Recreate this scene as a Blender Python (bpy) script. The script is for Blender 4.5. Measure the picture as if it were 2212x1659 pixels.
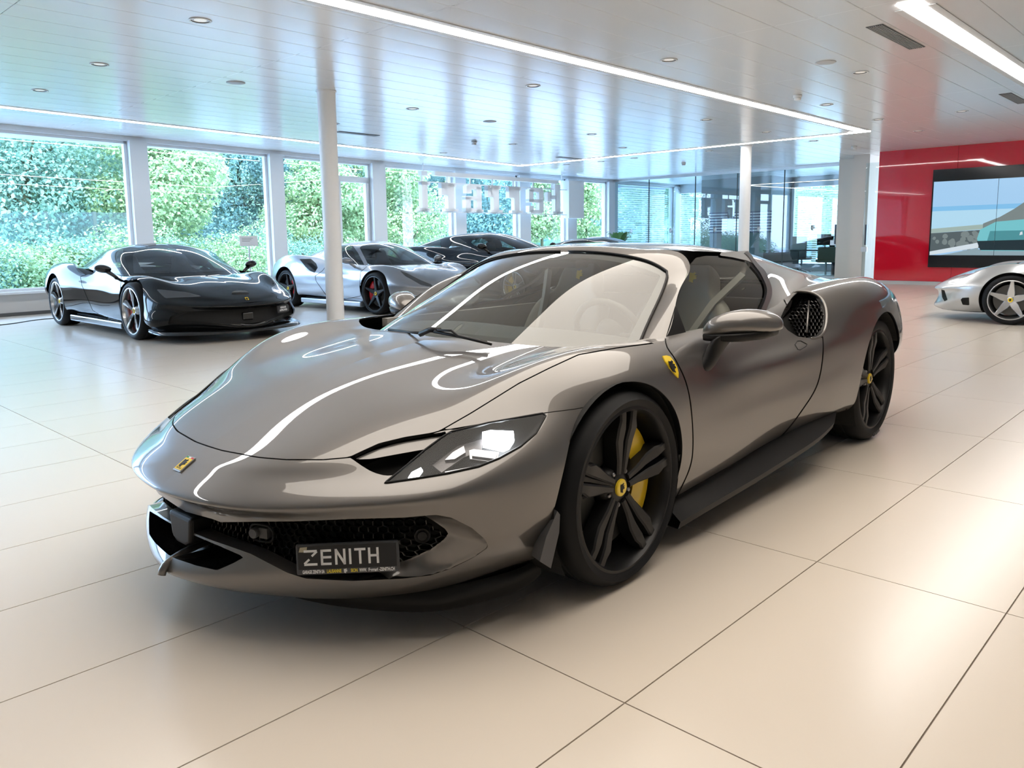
import bpy, bmesh, math, random
import numpy as np
from mathutils import Vector, Matrix
from mathutils.bvhtree import BVHTree
for _o in list(bpy.data.objects): bpy.data.objects.remove(_o)
SC = bpy.context.scene
COL = SC.collection
random.seed(7); RNG = np.random.default_rng(7)
PI = math.pi
# ---------------------------------------------------------------- camera (calibrated on the floor joints)
CF, CYAW, CPITCH, CROLL, CPY, CPX, CH = 1704.47, -.76043, -.13659, .01215, 751.80, 1106.0, 1.188
def _camrot():
    fw = np.array([math.sin(CYAW)*math.cos(CPITCH), math.cos(CYAW)*math.cos(CPITCH), math.sin(CPITCH)])
    rt = np.array([math.cos(CYAW), -math.sin(CYAW), 0.]); dn = np.cross(fw, rt)
    return np.array([rt*math.cos(CROLL)+dn*math.sin(CROLL), -rt*math.sin(CROLL)+dn*math.cos(CROLL), fw])
CR = _camrot(); CC = np.array([0., 0., CH])
def project(Q):
    c = (np.asarray(Q, float)-CC) @ CR.T
    return np.stack([CPX+CF*c[..., 0]/c[..., 2], CPY+CF*c[..., 1]/c[..., 2]], -1)
def pray(p): return np.array([(p[0]-CPX)/CF, (p[1]-CPY)/CF, 1.]) @ CR
def pon(p, ax, v):
    d = pray(p); return CC+d*((v-CC[ax])/d[ax])
cam_data = bpy.data.cameras.new('camera'); cam = bpy.data.objects.new('camera', cam_data); COL.objects.link(cam)
cam_data.sensor_width = 36.; cam_data.lens = CF*36./2212.
cam_data.shift_y = -(829.5-CPY)/2212.
cam_data.clip_start = .05; cam_data.clip_end = 400
_m = Matrix([[CR[0][i], -CR[1][i], -CR[2][i], CC[i]] for i in range(3)]+[[0, 0, 0, 1]])
cam.matrix_world = _m
SC.camera = cam
# ---------------------------------------------------------------- world, sun, exposure
SC.view_settings.view_transform = 'Standard'; SC.view_settings.look = 'None'; SC.view_settings.gamma = 1.0
SC.view_settings.use_curve_mapping = False
SC.view_settings.exposure = 0.0
wd_ = bpy.data.worlds.new('sky'); SC.world = wd_; wd_.use_nodes = True
_nt = wd_.node_tree; _bg = _nt.nodes['Background']
_tc = _nt.nodes.new('ShaderNodeTexCoord'); _sx = _nt.nodes.new('ShaderNodeSeparateXYZ'); _cr = _nt.nodes.new('ShaderNodeValToRGB')
_nt.links.new(_tc.outputs['Generated'],_sx.inputs[0]); _nt.links.new(_sx.outputs['Z'],_cr.inputs[0])
_cr.color_ramp.elements[0].position = 0.; _cr.color_ramp.elements[0].color = (.62,.82,1.,1)
_cr.color_ramp.elements[1].position = 1.; _cr.color_ramp.elements[1].color = (.42,.66,1.,1)
_nt.links.new(_cr.outputs[0],_bg.inputs[0]); _bg.inputs[1].default_value = 13.0
_sd = bpy.data.lights.new('sun','SUN'); _sd.energy = 9.0; _sd.angle = .2; _sd.color = (1.,.95,.86)
sun = bpy.data.objects.new('sun',_sd); COL.objects.link(sun)
_d = Vector((-.62,.35,-.70)).normalized(); sun.rotation_euler = _d.to_track_quat('-Z','Y').to_euler(); sun.location = (20,-10,30)
SC.cycles.use_denoising = True
# ---------------------------------------------------------------- helpers: materials
MATS = {}
def mat(name, col=(.8,.8,.8), rough=.5, metal=0., coat=0., coat_rough=.03, spec=.5, trans=0., ior=1.45, emit=None, estr=0., alpha=1., bump=None, noise=None, sheen=0.):
    if name in MATS: return MATS[name]
    m = bpy.data.materials.new(name); m.use_nodes = True; nt = m.node_tree
    b = nt.nodes['Principled BSDF']
    b.inputs['Base Color'].default_value = (*col, 1); b.inputs['Roughness'].default_value = rough
    b.inputs['Metallic'].default_value = metal; b.inputs['Coat Weight'].default_value = coat
    b.inputs['Coat Roughness'].default_value = coat_rough; b.inputs['Specular IOR Level'].default_value = spec
    b.inputs['Transmission Weight'].default_value = trans; b.inputs['IOR'].default_value = ior
    if emit is not None:
        b.inputs['Emission Color'].default_value = (*emit, 1); b.inputs['Emission Strength'].default_value = estr
    if alpha < 1: b.inputs['Alpha'].default_value = alpha
    if noise or bump:
        tc = nt.nodes.new('ShaderNodeTexCoord'); nz = nt.nodes.new('ShaderNodeTexNoise')
        nz.inputs['Scale'].default_value = (noise or bump)[0]; nz.inputs['Detail'].default_value = 4
        nt.links.new(tc.outputs['Object'], nz.inputs['Vector'])
        if noise:
            mx = nt.nodes.new('ShaderNodeMix'); mx.data_type = 'RGBA'
            mx.inputs['A'].default_value = (*col, 1); mx.inputs['B'].default_value = (*noise[1], 1)
            nt.links.new(nz.outputs['Fac'], mx.inputs['Factor']); nt.links.new(mx.outputs['Result'], b.inputs['Base Color'])
        if bump:
            bp = nt.nodes.new('ShaderNodeBump'); bp.inputs['Strength'].default_value = bump[1]; bp.inputs['Distance'].default_value = bump[2] if len(bump) > 2 else .01
            nt.links.new(nz.outputs['Fac'], bp.inputs['Height']); nt.links.new(bp.outputs['Normal'], b.inputs['Normal'])
    MATS[name] = m
    return m
def glassmat(name, tint=(.9,.95,.95), rough=0., refl=1., ior=1.45):
    """thin glass: straight-through transparency plus a Fresnel mirror, so daylight passes"""
    if name in MATS: return MATS[name]
    m = bpy.data.materials.new(name); m.use_nodes = True; nt = m.node_tree; nt.nodes.clear()
    N = nt.nodes.new; out = N('ShaderNodeOutputMaterial'); mix = N('ShaderNodeMixShader'); geo = N('ShaderNodeNewGeometry')
    dot = N('ShaderNodeVectorMath'); dot.operation = 'DOT_PRODUCT'; nt.links.new(geo.outputs['Incoming'],dot.inputs[0]); nt.links.new(geo.outputs['Normal'],dot.inputs[1])
    def math_(op, a, b):
        n = N('ShaderNodeMath'); n.operation = op
        for i,v in enumerate((a,b)):
            if v is None: continue
            if isinstance(v,(int,float)): n.inputs[i].default_value = v
            else: nt.links.new(v,n.inputs[i])
        return n.outputs[0]
    # Schlick reflectance, the same from both sides of the pane
    f0 = 2*((ior-1)/(ior+1))**2
    c = math_('ABSOLUTE',dot.outputs['Value'],None); s = math_('POWER',math_('SUBTRACT',1.,c),5.)
    fr = math_('MULTIPLY',math_('ADD',math_('MULTIPLY',s,1-f0),f0),refl); fr = math_('MINIMUM',fr,1.)
    tr = N('ShaderNodeBsdfTransparent'); tr.inputs['Color'].default_value = (*tint,1); gl = N('ShaderNodeBsdfGlossy'); gl.inputs['Roughness'].default_value = rough
    nt.links.new(fr,mix.inputs[0]); nt.links.new(tr.outputs[0],mix.inputs[1]); nt.links.new(gl.outputs[0],mix.inputs[2]); nt.links.new(mix.outputs[0],out.inputs[0])
    MATS[name] = m
    return m
# ---------------------------------------------------------------- helpers: objects
def tag(o, label=None, cat=None, group=None, kind=None):
    if label: o['label'] = label
    if cat: o['category'] = cat
    if group: o['group'] = group
    if kind: o['kind'] = kind
    return o
def empty(name, loc=(0,0,0), rz=0., label=None, cat=None, group=None):
    o = bpy.data.objects.new(name, None); COL.objects.link(o); o.location = loc; o.rotation_euler = (0,0,rz)
    o.empty_display_size = .1
    return tag(o, label, cat, group)
def mesh(name, V, F, m=None, parent=None, smooth=False, normals=None, loc=None, rot=None):
    me = bpy.data.meshes.new(name)
    me.from_pydata([tuple(map(float, v)) for v in V], [], [tuple(int(i) for i in f) for f in F]); 
    if m is not None: me.materials.append(m)
    if smooth: me.polygons.foreach_set('use_smooth', [True]*len(me.polygons))
    me.update()
    if normals is not None and len(me.polygons): me.normals_split_custom_set_from_vertices([tuple(map(float, n)) for n in normals])
    o = bpy.data.objects.new(name, me); COL.objects.link(o)
    if parent is not None: o.parent = parent
    if loc is not None: o.location = loc
    if rot is not None: o.rotation_euler = rot
    return o
class MB:
    """collects simple solids into one mesh"""
    def __init__(s): s.V = []; s.F = []
    def add(s, V, F):
        n = len(s.V); s.V += [tuple(v) for v in V]; s.F += [tuple(i+n for i in f) for f in F]; return s
    def box(s, a, b):
        x0,y0,z0 = a; x1,y1,z1 = b
        return s.add([(x0,y0,z0),(x1,y0,z0),(x1,y1,z0),(x0,y1,z0),(x0,y0,z1),(x1,y0,z1),(x1,y1,z1),(x0,y1,z1)],
                     [(0,3,2,1),(4,5,6,7),(0,1,5,4),(1,2,6,5),(2,3,7,6),(3,0,4,7)])
    def prism(s, poly, d0, d1, ax=2):
        """polygon extruded along an axis (poly gives the other two coordinates)"""
        n = len(poly)
        def P(p, d):
            return (d,p[0],p[1]) if ax == 0 else (p[0],d,p[1]) if ax == 1 else (p[0],p[1],d)
        V = [P(p,d0) for p in poly]+[P(p,d1) for p in poly]
        F = [tuple(range(n))[::-1], tuple(range(n,2*n))]+[(i,(i+1)%n,n+(i+1)%n,n+i) for i in range(n)]
        return s.add(V, F)
    def tube(s, pts, r, n=8, cap=True):
        pts = [np.array(p, float) for p in pts]; R = r if hasattr(r,'__len__') else [r]*len(pts)
        V = []; up = np.array([0,0,1.])
        for i,p in enumerate(pts):
            t = pts[min(i+1,len(pts)-1)]-pts[max(i-1,0)]; t /= np.linalg.norm(t)+1e-12
            a = np.cross(t, up if abs(t[2]) < .95 else np.array([1.,0,0])); a /= np.linalg.norm(a); b = np.cross(t,a)
            for k in range(n):
                th = 2*PI*k/n; V.append(p+R[i]*(a*math.cos(th)+b*math.sin(th)))
        F = [(i*n+k,i*n+(k+1)%n,(i+1)*n+(k+1)%n,(i+1)*n+k) for i in range(len(pts)-1) for k in range(n)]
        if cap: F += [tuple(range(n))[::-1], tuple(range((len(pts)-1)*n,len(pts)*n))]
        return s.add(V, F)
    def lathe(s, prof, n=48, ax=1, c=(0,0,0), close=False):
        """profile (r, d) revolved about an axis"""
        V = []
        for k in range(n):
            th = 2*PI*k/n; cs,sn = math.cos(th),math.sin(th)
            for r,d in prof:
                q = (r*cs,d,r*sn) if ax == 1 else (r*cs,r*sn,d) if ax == 2 else (d,r*cs,r*sn)
                V.append((q[0]+c[0],q[1]+c[1],q[2]+c[2]))
        m = len(prof); F = []
        for k in range(n):
            for i in range(m if close else m-1):
                j = (i+1)%m; F.append((k*m+i,((k+1)%n)*m+i,((k+1)%n)*m+j,k*m+j))
        return s.add(V, F)
    def obj(s, name, m=None, parent=None, smooth=False, **k): return mesh(name, s.V, s.F, m, parent, smooth, **k)
def box(name, a, b, m, parent=None, **k): return MB().box(a, b).obj(name, m, parent, **k)
def bevel(o, w=.01, seg=2, ang=30):
    md = o.modifiers.new('bevel','BEVEL'); md.width = w; md.segments = seg; md.limit_method = 'ANGLE'; md.angle_limit = math.radians(ang); return o
def autosmooth(o, ang=35):
    me = o.data; me.polygons.foreach_set('use_smooth', [True]*len(me.polygons)); me.set_sharp_from_angle(angle=math.radians(ang)); return o
def text(name, s, size, m, parent=None, loc=(0,0,0), rot=(0,0,0), depth=.001, align='CENTER', mw=None, sx=1., bold=0., shear=0.):
    c = bpy.data.curves.new(name,'FONT'); c.body = s; c.size = size; c.extrude = depth; c.align_x = align; c.align_y = 'CENTER'; c.offset = bold; c.shear = shear
    o = bpy.data.objects.new(name, c); COL.objects.link(o)
    dg = bpy.context.evaluated_depsgraph_get(); me = bpy.data.meshes.new_from_object(o.evaluated_get(dg)); bpy.data.objects.remove(o); bpy.data.curves.remove(c)
    me.name = name; me.materials.clear(); me.materials.append(m)
    if sx != 1.: me.transform(Matrix.Diagonal((sx,1,1,1)))
    if mw is not None: me.transform(mw)
    o = bpy.data.objects.new(name, me); COL.objects.link(o)
    if parent is not None: o.parent = parent
    if mw is None: o.location = loc; o.rotation_euler = rot
    return o
def frame(o, xa, ya):
    """matrix with origin o, local x axis xa, local y close to ya"""
    x = np.array(xa,float); x /= np.linalg.norm(x); y = np.array(ya,float); z = np.cross(x,y); z /= np.linalg.norm(z); y = np.cross(z,x)
    return Matrix([[x[i],y[i],z[i],o[i]] for i in range(3)]+[[0,0,0,1]])
# ---------------------------------------------------------------- helpers: spline surfaces and trimming
def cspl(t, P, tt):
    """natural cubic spline through P (n,k) at parameters t, evaluated at tt"""
    t = np.asarray(t,float); P = np.asarray(P,float); n = len(t)
    if n == 2: return P[0]+(P[1]-P[0])*((tt-t[0])/(t[1]-t[0]))[:,None]
    h = np.diff(t); A = np.zeros((n,n)); B = np.zeros_like(P); A[0,0] = A[-1,-1] = 1
    for i in range(1,n-1):
        A[i,i-1] = h[i-1]; A[i,i] = 2*(h[i-1]+h[i]); A[i,i+1] = h[i]
        B[i] = 6*((P[i+1]-P[i])/h[i]-(P[i]-P[i-1])/h[i-1])
    # not-a-knot-ish ends: end curvature follows its neighbour
    A[0,1] = -.6; A[-1,-2] = -.6
    M = np.linalg.solve(A,B); k = np.clip(np.searchsorted(t,tt)-1,0,n-2); d = (tt-t[k])[:,None]; hk = h[k][:,None]
    return P[k]+d*((P[k+1]-P[k])/hk-hk*(2*M[k]+M[k+1])/6)+d*d*M[k]/2+d**3*(M[k+1]-M[k])/(6*hk)
def curve3(P, n):
    P = np.array(P,float); d = np.r_[0,np.cumsum(np.linalg.norm(np.diff(P,axis=0),axis=1))]
    return cspl(d, P, np.linspace(0,d[-1],n))
def gridsurf(G, nu, nv):
    """G[row][col] control points -> dense (nv, nu) grid; chord-length parameters shared by all rows / columns"""
    G = np.array(G,float); R,Cn,_ = G.shape
    du = np.r_[0,np.cumsum(np.linalg.norm(np.diff(G,axis=1),axis=2).mean(0)**.7)]; dv = np.r_[0,np.cumsum(np.linalg.norm(np.diff(G,axis=0),axis=2).mean(1)**.7)]
    uu = np.linspace(0,du[-1],nu); vv = np.linspace(0,dv[-1],nv)
    A = np.stack([cspl(du,G[r],uu) for r in range(R)]); B = A.reshape(R,-1)
    return cspl(dv,B,vv).reshape(nv,nu,3)
class Surf:
    """indexed mesh with smooth normals that can be trimmed by a scalar field"""
    def __init__(s, V, N, F): s.V = np.asarray(V,float); s.N = np.asarray(N,float); s.F = F
    @staticmethod
    def grid(D, flip=False):
        nv,nu,_ = D.shape
        a = np.gradient(D,axis=1); b = np.gradient(D,axis=0); N = np.cross(a,b); N /= np.linalg.norm(N,axis=2,keepdims=True)+1e-12
        if flip: N = -N
        i = np.arange(nv*nu).reshape(nv,nu)
        q = np.stack([i[:-1,:-1],i[:-1,1:],i[1:,1:],i[1:,:-1]],-1).reshape(-1,4)
        if flip: q = q[:,::-1]
        return Surf(D.reshape(-1,3),N.reshape(-1,3),[tuple(f) for f in q.tolist()])
    def clip(s, g):
        """keep the side where g <= 0"""
        g = np.asarray(g,float).copy(); g[np.abs(g) < 1e-7] = -1e-7
        ins = g <= 0; V = [tuple(v) for v in s.V]; N = [tuple(n) for n in s.N]; F = []; cache = {}
        def cut(i,j):
            k = (i,j) if i < j else (j,i)
            if k not in cache:
                t = g[i]/(g[i]-g[j]); cache[k] = len(V)
                V.append(tuple(s.V[i]+(s.V[j]-s.V[i])*t)); n = s.N[i]+(s.N[j]-s.N[i])*t; N.append(tuple(n/(np.linalg.norm(n)+1e-12)))
            return cache[k]
        insl = ins.tolist()
        for f in s.F:
            c = [insl[i] for i in f]
            if all(c): F.append(f); continue
            if not any(c): continue
            o = []
            for a in range(len(f)):
                i,j = f[a],f[(a+1)%len(f)]
                if insl[i]: o.append(i)
                if insl[i] != insl[j]: o.append(cut(i,j))
            if len(o) >= 3: F.append(tuple(o))
        return Surf(V,N,F).compact()
    def compact(s):
        used = np.zeros(len(s.V),bool)
        for f in s.F: used[list(f)] = True
        m = np.cumsum(used)-1
        return Surf(s.V[used],s.N[used],[tuple(int(m[i]) for i in f) for f in s.F])
    def offset(s, d): return Surf(s.V+s.N*d,s.N,s.F)
    def mirror(s): return Surf(s.V*[1,-1,1],s.N*[1,-1,1],[f[::-1] for f in s.F])
    def join(s, o):
        n = len(s.V); return Surf(np.vstack([s.V,o.V]),np.vstack([s.N,o.N]),s.F+[tuple(i+n for i in f) for f in o.F])
    def tree(s): return BVHTree.FromPolygons([Vector(v) for v in s.V],s.F)
    def obj(s, name, m, parent):
        F = s.F                                            # wind the faces with the normals
        if F:
            k = F[::max(1,len(F)//200)]; d = sum(float(np.dot(np.cross(s.V[f[1]]-s.V[f[0]],s.V[f[2]]-s.V[f[0]]),s.N[f[0]])) for f in k)
            if d < 0: F = [f[::-1] for f in F]
        return mesh(name,s.V,F,m,parent,True,s.N)
    def sides(s, name, m, parent): return s.obj(name,m,parent),s.mirror().obj(name,m,parent)
    def both(s, name, m, parent): return s.join(s.mirror()).obj(name,m,parent)
def sdpoly(Q, P):
    """signed distance of points Q (n,2) to polygon P, negative inside"""
    P = np.array(P,float); Q = np.asarray(Q,float); d = np.full(len(Q),1e9); ins = np.zeros(len(Q),bool)
    for a,b in zip(P,np.roll(P,-1,0)):
        e = b-a; w = Q-a; t = np.clip((w@e)/(e@e+1e-12),0,1); d = np.minimum(d,np.linalg.norm(w-t[:,None]*e,axis=1))
        c = ((a[1] > Q[:,1]) != (b[1] > Q[:,1])); 
        with np.errstate(divide='ignore',invalid='ignore'): xi = a[0]+(Q[:,1]-a[1])*(b[0]-a[0])/(b[1]-a[1])
        ins ^= c & (Q[:,0] < xi)
    return np.where(ins,-d,d)
def sdline(Q, P):
    """signed distance to an open polyline: negative on its left-hand side in a y-up sense"""
    P = np.array(P,float); Q = np.asarray(Q,float); d = np.full(len(Q),1e9); sg = np.ones(len(Q))
    for k in range(len(P)-1):
        a,b = P[k],P[k+1]; e = b-a; w = Q-a; t = (w@e)/(e@e+1e-12)
        tc = np.clip(t,0 if k else -1e9,1 if k < len(P)-2 else 1e9)
        dd = np.linalg.norm(w-tc[:,None]*e,axis=1); cr = e[0]*w[:,1]-e[1]*w[:,0]
        m = dd < d; d = np.where(m,dd,d); sg = np.where(m,np.sign(cr),sg)
    return -d*sg
def smoothpoly(P, n=8):
    """closed Catmull-Rom through P"""
    P = np.array(P,float); o = []
    for i in range(len(P)):
        p0,p1,p2,p3 = P[i-1],P[i],P[(i+1)%len(P)],P[(i+2)%len(P)]
        for k in range(n):
            t = k/n; o.append(.5*((2*p1)+(p2-p0)*t+(2*p0-5*p1+4*p2-p3)*t*t+(3*p1-p0-3*p2+p3)*t**3))
    return np.array(o)
def strip(A, B, close=False, n=1, f=None):
    """quad strip between two point lists, n subdivisions, optional bulge f(t) along the mean normal"""
    A = np.asarray(A,float); B = np.asarray(B,float); m = len(A); V = []; 
    for k in range(n+1): V += list(A+(B-A)*k/n)
    F = []
    for k in range(n):
        for i in range(m if close else m-1):
            j = (i+1)%m; F.append((k*m+i,k*m+j,(k+1)*m+j,(k+1)*m+i))
    return V,F
# ================================================================ the showroom
CZ = 3.188                       # ceiling height
BLACKP = mat("satin_black_plastic",(.008,.008,.009),rough=.42,spec=.3)
WHITE = mat('white_lacquer',(.80,.80,.80),rough=.35); FRAMEM = mat('window_frame_white',(.74,.76,.78),rough=.4)
def struct(o): o['kind'] = 'structure'; return o
def facx(y): return -15.35-.12*(y-3.66) if y < 14 else -16.59
def facy(px, row=380):
    """where the sight line of an image column meets the window facade"""
    d = pray((px,row)); t = (-15.35+.12*3.66)/(d[0]+.12*d[1]); q = CC+d*t
    if q[1] > 14: q = CC+d*(-16.59/d[0])
    return float(q[1])
def floor():
    m = bpy.data.materials.new('floor_tile'); m.use_nodes = True; nt = m.node_tree; b = nt.nodes['Principled BSDF']
    tc = nt.nodes.new('ShaderNodeTexCoord'); nz = nt.nodes.new('ShaderNodeTexNoise'); nz.inputs['Scale'].default_value = .8; nz.inputs['Detail'].default_value = 3
    oi = nt.nodes.new('ShaderNodeObjectInfo'); mx = nt.nodes.new('ShaderNodeMix'); mx.data_type = 'RGBA'
    mx.inputs['A'].default_value = (.66,.585,.50,1); mx.inputs['B'].default_value = (.70,.63,.545,1)
    nt.links.new(tc.outputs['Object'],nz.inputs['Vector']); nt.links.new(nz.outputs['Fac'],mx.inputs['Factor']); nt.links.new(mx.outputs['Result'],b.inputs['Base Color'])
    b.inputs['Roughness'].default_value = .25; b.inputs['Specular IOR Level'].default_value = .7
    j = mat('tile_joint',(.26,.215,.18),rough=.8)
    fl = struct(box('floor',(-17.2,-6.2,-.12),(7.2,27.4,-.004),j))
    w,l,g = .6040,1.2090,.0022; x0,y0 = -2.9132,1.5637
    P = MB().add([(g,g,0),(w-g,g,0),(w-g,l-g,0),(g,l-g,0),(g,g,-.004),(w-g,g,-.004),(w-g,l-g,-.004),(g,l-g,-.004)],[(0,1,2,3),(4,5,1,0),(5,6,2,1),(6,7,3,2),(7,4,0,3)])
    me = None; cand = []
    for i in range(-24,17):
        for k in range(-7,22):
            x,y = x0+i*w,y0+k*l; c = np.array([x+w/2,y+l/2,0.]); f = CR[2]@(c-CC); vis = False
            if f > .3:
                p = project(c); vis = -120 < p[0] < 2330 and 480 < p[1] < 1800
            cand.append((0 if vis else 1,np.hypot(c[0],c[1]),x,y))
    cand.sort(); rest = MB()
    for n,(v,d,x,y) in enumerate(cand):
        if n < 300 and v == 0:
            if me is None:
                o = P.obj('floor_tile',m,fl); me = o.data
            else:
                o = bpy.data.objects.new('floor_tile',me); COL.objects.link(o); o.parent = fl
            o.location = (x,y,0)
        else: rest.add([(a+x,b_+y,c) for a,b_,c in P.V],P.F)
    o = rest.obj('floor_tiles_far',m,fl); o['kind'] = 'stuff'
    return fl
def ceiling():
    m = mat('ceiling_panel_white',(.78,.78,.775),rough=.21,spec=.8)
    cl = struct(box('ceiling',(-17.4,-6.2,CZ+.02),(7.2,27.4,CZ+.25),WHITE))
    w,l,g = .4133,2.66,.0016; x0,y0 = -7.35,4.84
    prof = [(g,.018),(g,.003),(g+.004,0),(w*.25,-.0006),(w*.5,-.0009),(w*.75,-.0006),(w-g-.004,0),(w-g,.003),(w-g,.018)]
    V = [(a,.002,z) for a,z in prof]+[(a,l-.002,z) for a,z in prof]; n = len(prof); P = MB().add(V,[(i,i+1,n+i+1,n+i) for i in range(n-1)])
    cand = []
    for i in range(-25,36):
        for k in range(-5,9):
            x,y = x0+i*w,y0+k*l
            if x < -17.4 or x > 6.8: continue
            vis = False
            for q in ((x+w/2,y+.2,CZ),(x+w/2,y+l/2,CZ),(x+w/2,y+l-.2,CZ)):
                c = np.array(q)
                if CR[2]@(c-CC) > .3:
                    p = project(c); vis |= -60 < p[0] < 2270 and -60 < p[1] < 420
            cand.append((0 if vis else 1,np.hypot(x,y+l/2),x,y))
    cand.sort(); me = None; rest = MB()
    for n_,(v,d,x,y) in enumerate(cand):
        if n_ < 300 and v == 0:
            if me is None:
                o = autosmooth(P.obj('ceiling_panel',m,cl,True),12); me = o.data
            else: o = bpy.data.objects.new('ceiling_panel',me); COL.objects.link(o); o.parent = cl
            o.location = (x,y,CZ)
        else: rest.add([(a+x,b+y,c+CZ) for a,b,c in P.V],P.F)
    o = autosmooth(rest.obj('ceiling_panels_far',m,cl,True),12); o['kind'] = 'stuff'
LEDM = mat('led_diffuser',(1,1,1),emit=(1.,.985,.96),estr=20.)
LEDF = mat('led_frame',(.7,.7,.7),rough=.4)
def led(a, b, w, label):
    a = np.array(a); b = np.array(b); d = b-a; L = np.hypot(*d); ang = math.atan2(d[1],d[0])
    e = empty('linear_light',(a[0],a[1],CZ-.004),ang,label,'ceiling light','linear ceiling lights')
    MB().box((-w/2,-w/2,-.008),(L+w/2,w/2,.001)).obj('diffuser',LEDM,e)
    MB().box((.1,-w/2-.075,-.005),(L-.1,-w/2-.001,.001)).box((.1,w/2+.001,-.005),(L-.1,w/2+.075,.001)).obj('trim_plate',LEDF,e)
def ceiling_things():
    led((-5.85,-3.),(-5.85,16.13),.18,'long white linear ceiling light running from the top edge towards the far corner')
    led((-14.86,16.16),(-6.015,16.16),.14,'white linear ceiling light crossing the far end of the rectangle')
    led((-14.985,16.17),(-12.75,-2.6),.12,'thin white linear ceiling light running along the window wall')
    led((-2.44,7.7),(-2.44,19.2),.19,'wide white linear ceiling light at the top right corner')
    # luminous stretched ceiling over the front car (mirrored in its windscreen)
    e = empty('luminous_ceiling',(-3.45,.6,CZ-.004),0,'large luminous ceiling panel above the front convertible','ceiling light')
    LP = mat('luminous_panel',(1,1,1),emit=(1.,.91,.80),estr=3.25)
    MB().box((0,0,-.006),(3.45,4.65,.0)).obj('diffuser',LP,e)
    f = MB()
    for a,b in (((-.06,-.06),(3.51,0)),((-.06,4.65),(3.51,4.71)),((-.06,0),(0,4.65)),((3.45,0),(3.51,4.65))): f.box((*a,-.02),(*b,.006))
    f.obj('panel_frame',LEDF,e)
    # downlights on their grid
    RING = mat('downlight_ring',(.72,.72,.72),rough=.35); CUP = mat('downlight_cup',(.05,.05,.055),rough=.4); LENS = mat('downlight_lens',(.75,.73,.68),rough=.3,emit=(1,.9,.75),estr=.35)
    src = None; k = 0
    spots = [(x,y) for y in (3.5,8.0,12.45,16.9) for x in (-5.1,-7.17,-9.65,-11.75,-13.95)]+[(-3.83,10.34),(-3.82,14.8),(-5.1,14.7),(-7.2,14.75),(-10.6,14.8),(-12.87,17.),(-1.0,9.),(-1.,13.2)]
    for (x,y) in spots:
        if x < facx(y)+.6 or (x < -13.5 and y < 9): continue
        row_ = min(((3.5,'row nearest the camera'),(8.0,'second row from the camera'),(10.34,'short row by the wide linear light'),(12.45,'third row from the camera'),(14.75,'row before the crossing linear light'),(16.95,'farthest row')),key=lambda q: abs(q[0]-y))[1]
        col_ = min(((-1.0,'right of the wide linear light'),(-3.83,'just left of the wide linear light'),(-5.1,'just right of the long linear light'),(-7.18,'first left of the long linear light'),(-9.65,'second left of the long linear light'),(-10.6,'between the second and third columns of downlights'),(-11.75,'third left of the long linear light'),(-12.87,'beside the crossing linear light'),(-13.95,'closest to the window wall')),key=lambda q: abs(q[0]-x))[1]
        o = empty('downlight',(x,y,CZ-.001),0,'recessed downlight %s, %s'%(col_,row_),'downlight','recessed ceiling downlights')
        if src is None:
            src = [MB().lathe([(.085,.0),(.10,-.003),(.095,-.008),(.08,-.006)],28,ax=2).obj('ring',RING,o,True),MB().lathe([(.08,-.006),(.074,.02),(.0,.02)],28,ax=2).obj('cup',CUP,o),MB().lathe([(0,-.002),(.055,-.002),(.058,.02)],24,ax=2).obj('lens',LENS,o)]
        else:
            for s in src: c = s.copy(); COL.objects.link(c); c.parent = o
    for (x,y,l) in ((-9.58,5.09,'round flat loudspeaker disc in the ceiling left of the column'),(-9.78,9.8,'round flat loudspeaker disc in the ceiling right of the column'),(-3.9,9.45,'round flat loudspeaker disc beside the ceiling vent')):
        tag(MB().lathe([(0,-.010),(.10,-.010),(.115,-.004),(.115,.0)],32,ax=2).obj('ceiling_speaker',mat('speaker_grey',(.55,.55,.55),rough=.5),None,True,loc=(x,y,CZ-.001)),l,'speaker')
    for (x,y,l) in ((-11.93,11.49,'white smoke detector hanging under the ceiling above the windows'),(-5.05,11.3,'white smoke detector under the ceiling near the linear light corner'),(-11.6,19.0,'white smoke detector in front of the glass office'),(-6.95,18.6,'white smoke detector near the red wall corner')):
        e = empty('smoke_detector',(x,y,CZ-.002),0,l,'smoke detector')
        MB().lathe([(0,0),(.06,0),(.06,-.03),(.055,-.035),(0,-.035)],24,ax=2).obj('base',WHITE,e,True); MB().lathe([(.04,-.034),(.05,-.05),(.045,-.07),(0,-.072)],24,ax=2).obj('dome',WHITE,e,True)
    VG = mat('vent_slat',(.33,.33,.33),rough=.5)
    for (x,y,L,l) in ((-3.0,8.18,1.3,'slotted grey air vent in the ceiling near the wide linear light'),(-3.0,13.43,1.2,'slotted grey air vent in the ceiling above the red wall'),(-12.6,8.6,.9,'slotted air vent in the ceiling by the window wall'),(-12.9,15.2,.9,'slotted air vent in the far ceiling corner')):
        e = empty('ceiling_vent',(x,y,CZ-.003),0,l,'air vent')
        MB().box((0,0,-.002),(.16,L,.004)).obj('backing',mat('vent_dark',(.10,.10,.10),rough=.6),e)
        for i in range(8): box('slat',(.004+i*.0195,.01,-.008),(.004+i*.0195+.010,L-.01,-.002),VG,e)
    for (x,y,top,l) in ((-9.3,6.23,CZ,'slim round white column standing behind the front car'),(-8.55,16.6,CZ,'slim round white column in front of the glass office')):
        e = empty('column',(x,y,0),0,l,'column')
        MB().lathe([(.12,0),(.12,top)],40,ax=2).obj('shaft',mat('column_white',(.86,.86,.86),rough=.4),e,True)
        MB().lathe([(.12,top-.02),(.135,top-.018),(.135,top)],40,ax=2).obj('collar',WHITE,e,True); MB().lathe([(.12,.05),(.128,.05),(.128,0)],40,ax=2).obj('foot_ring',WHITE,e,True)
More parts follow.
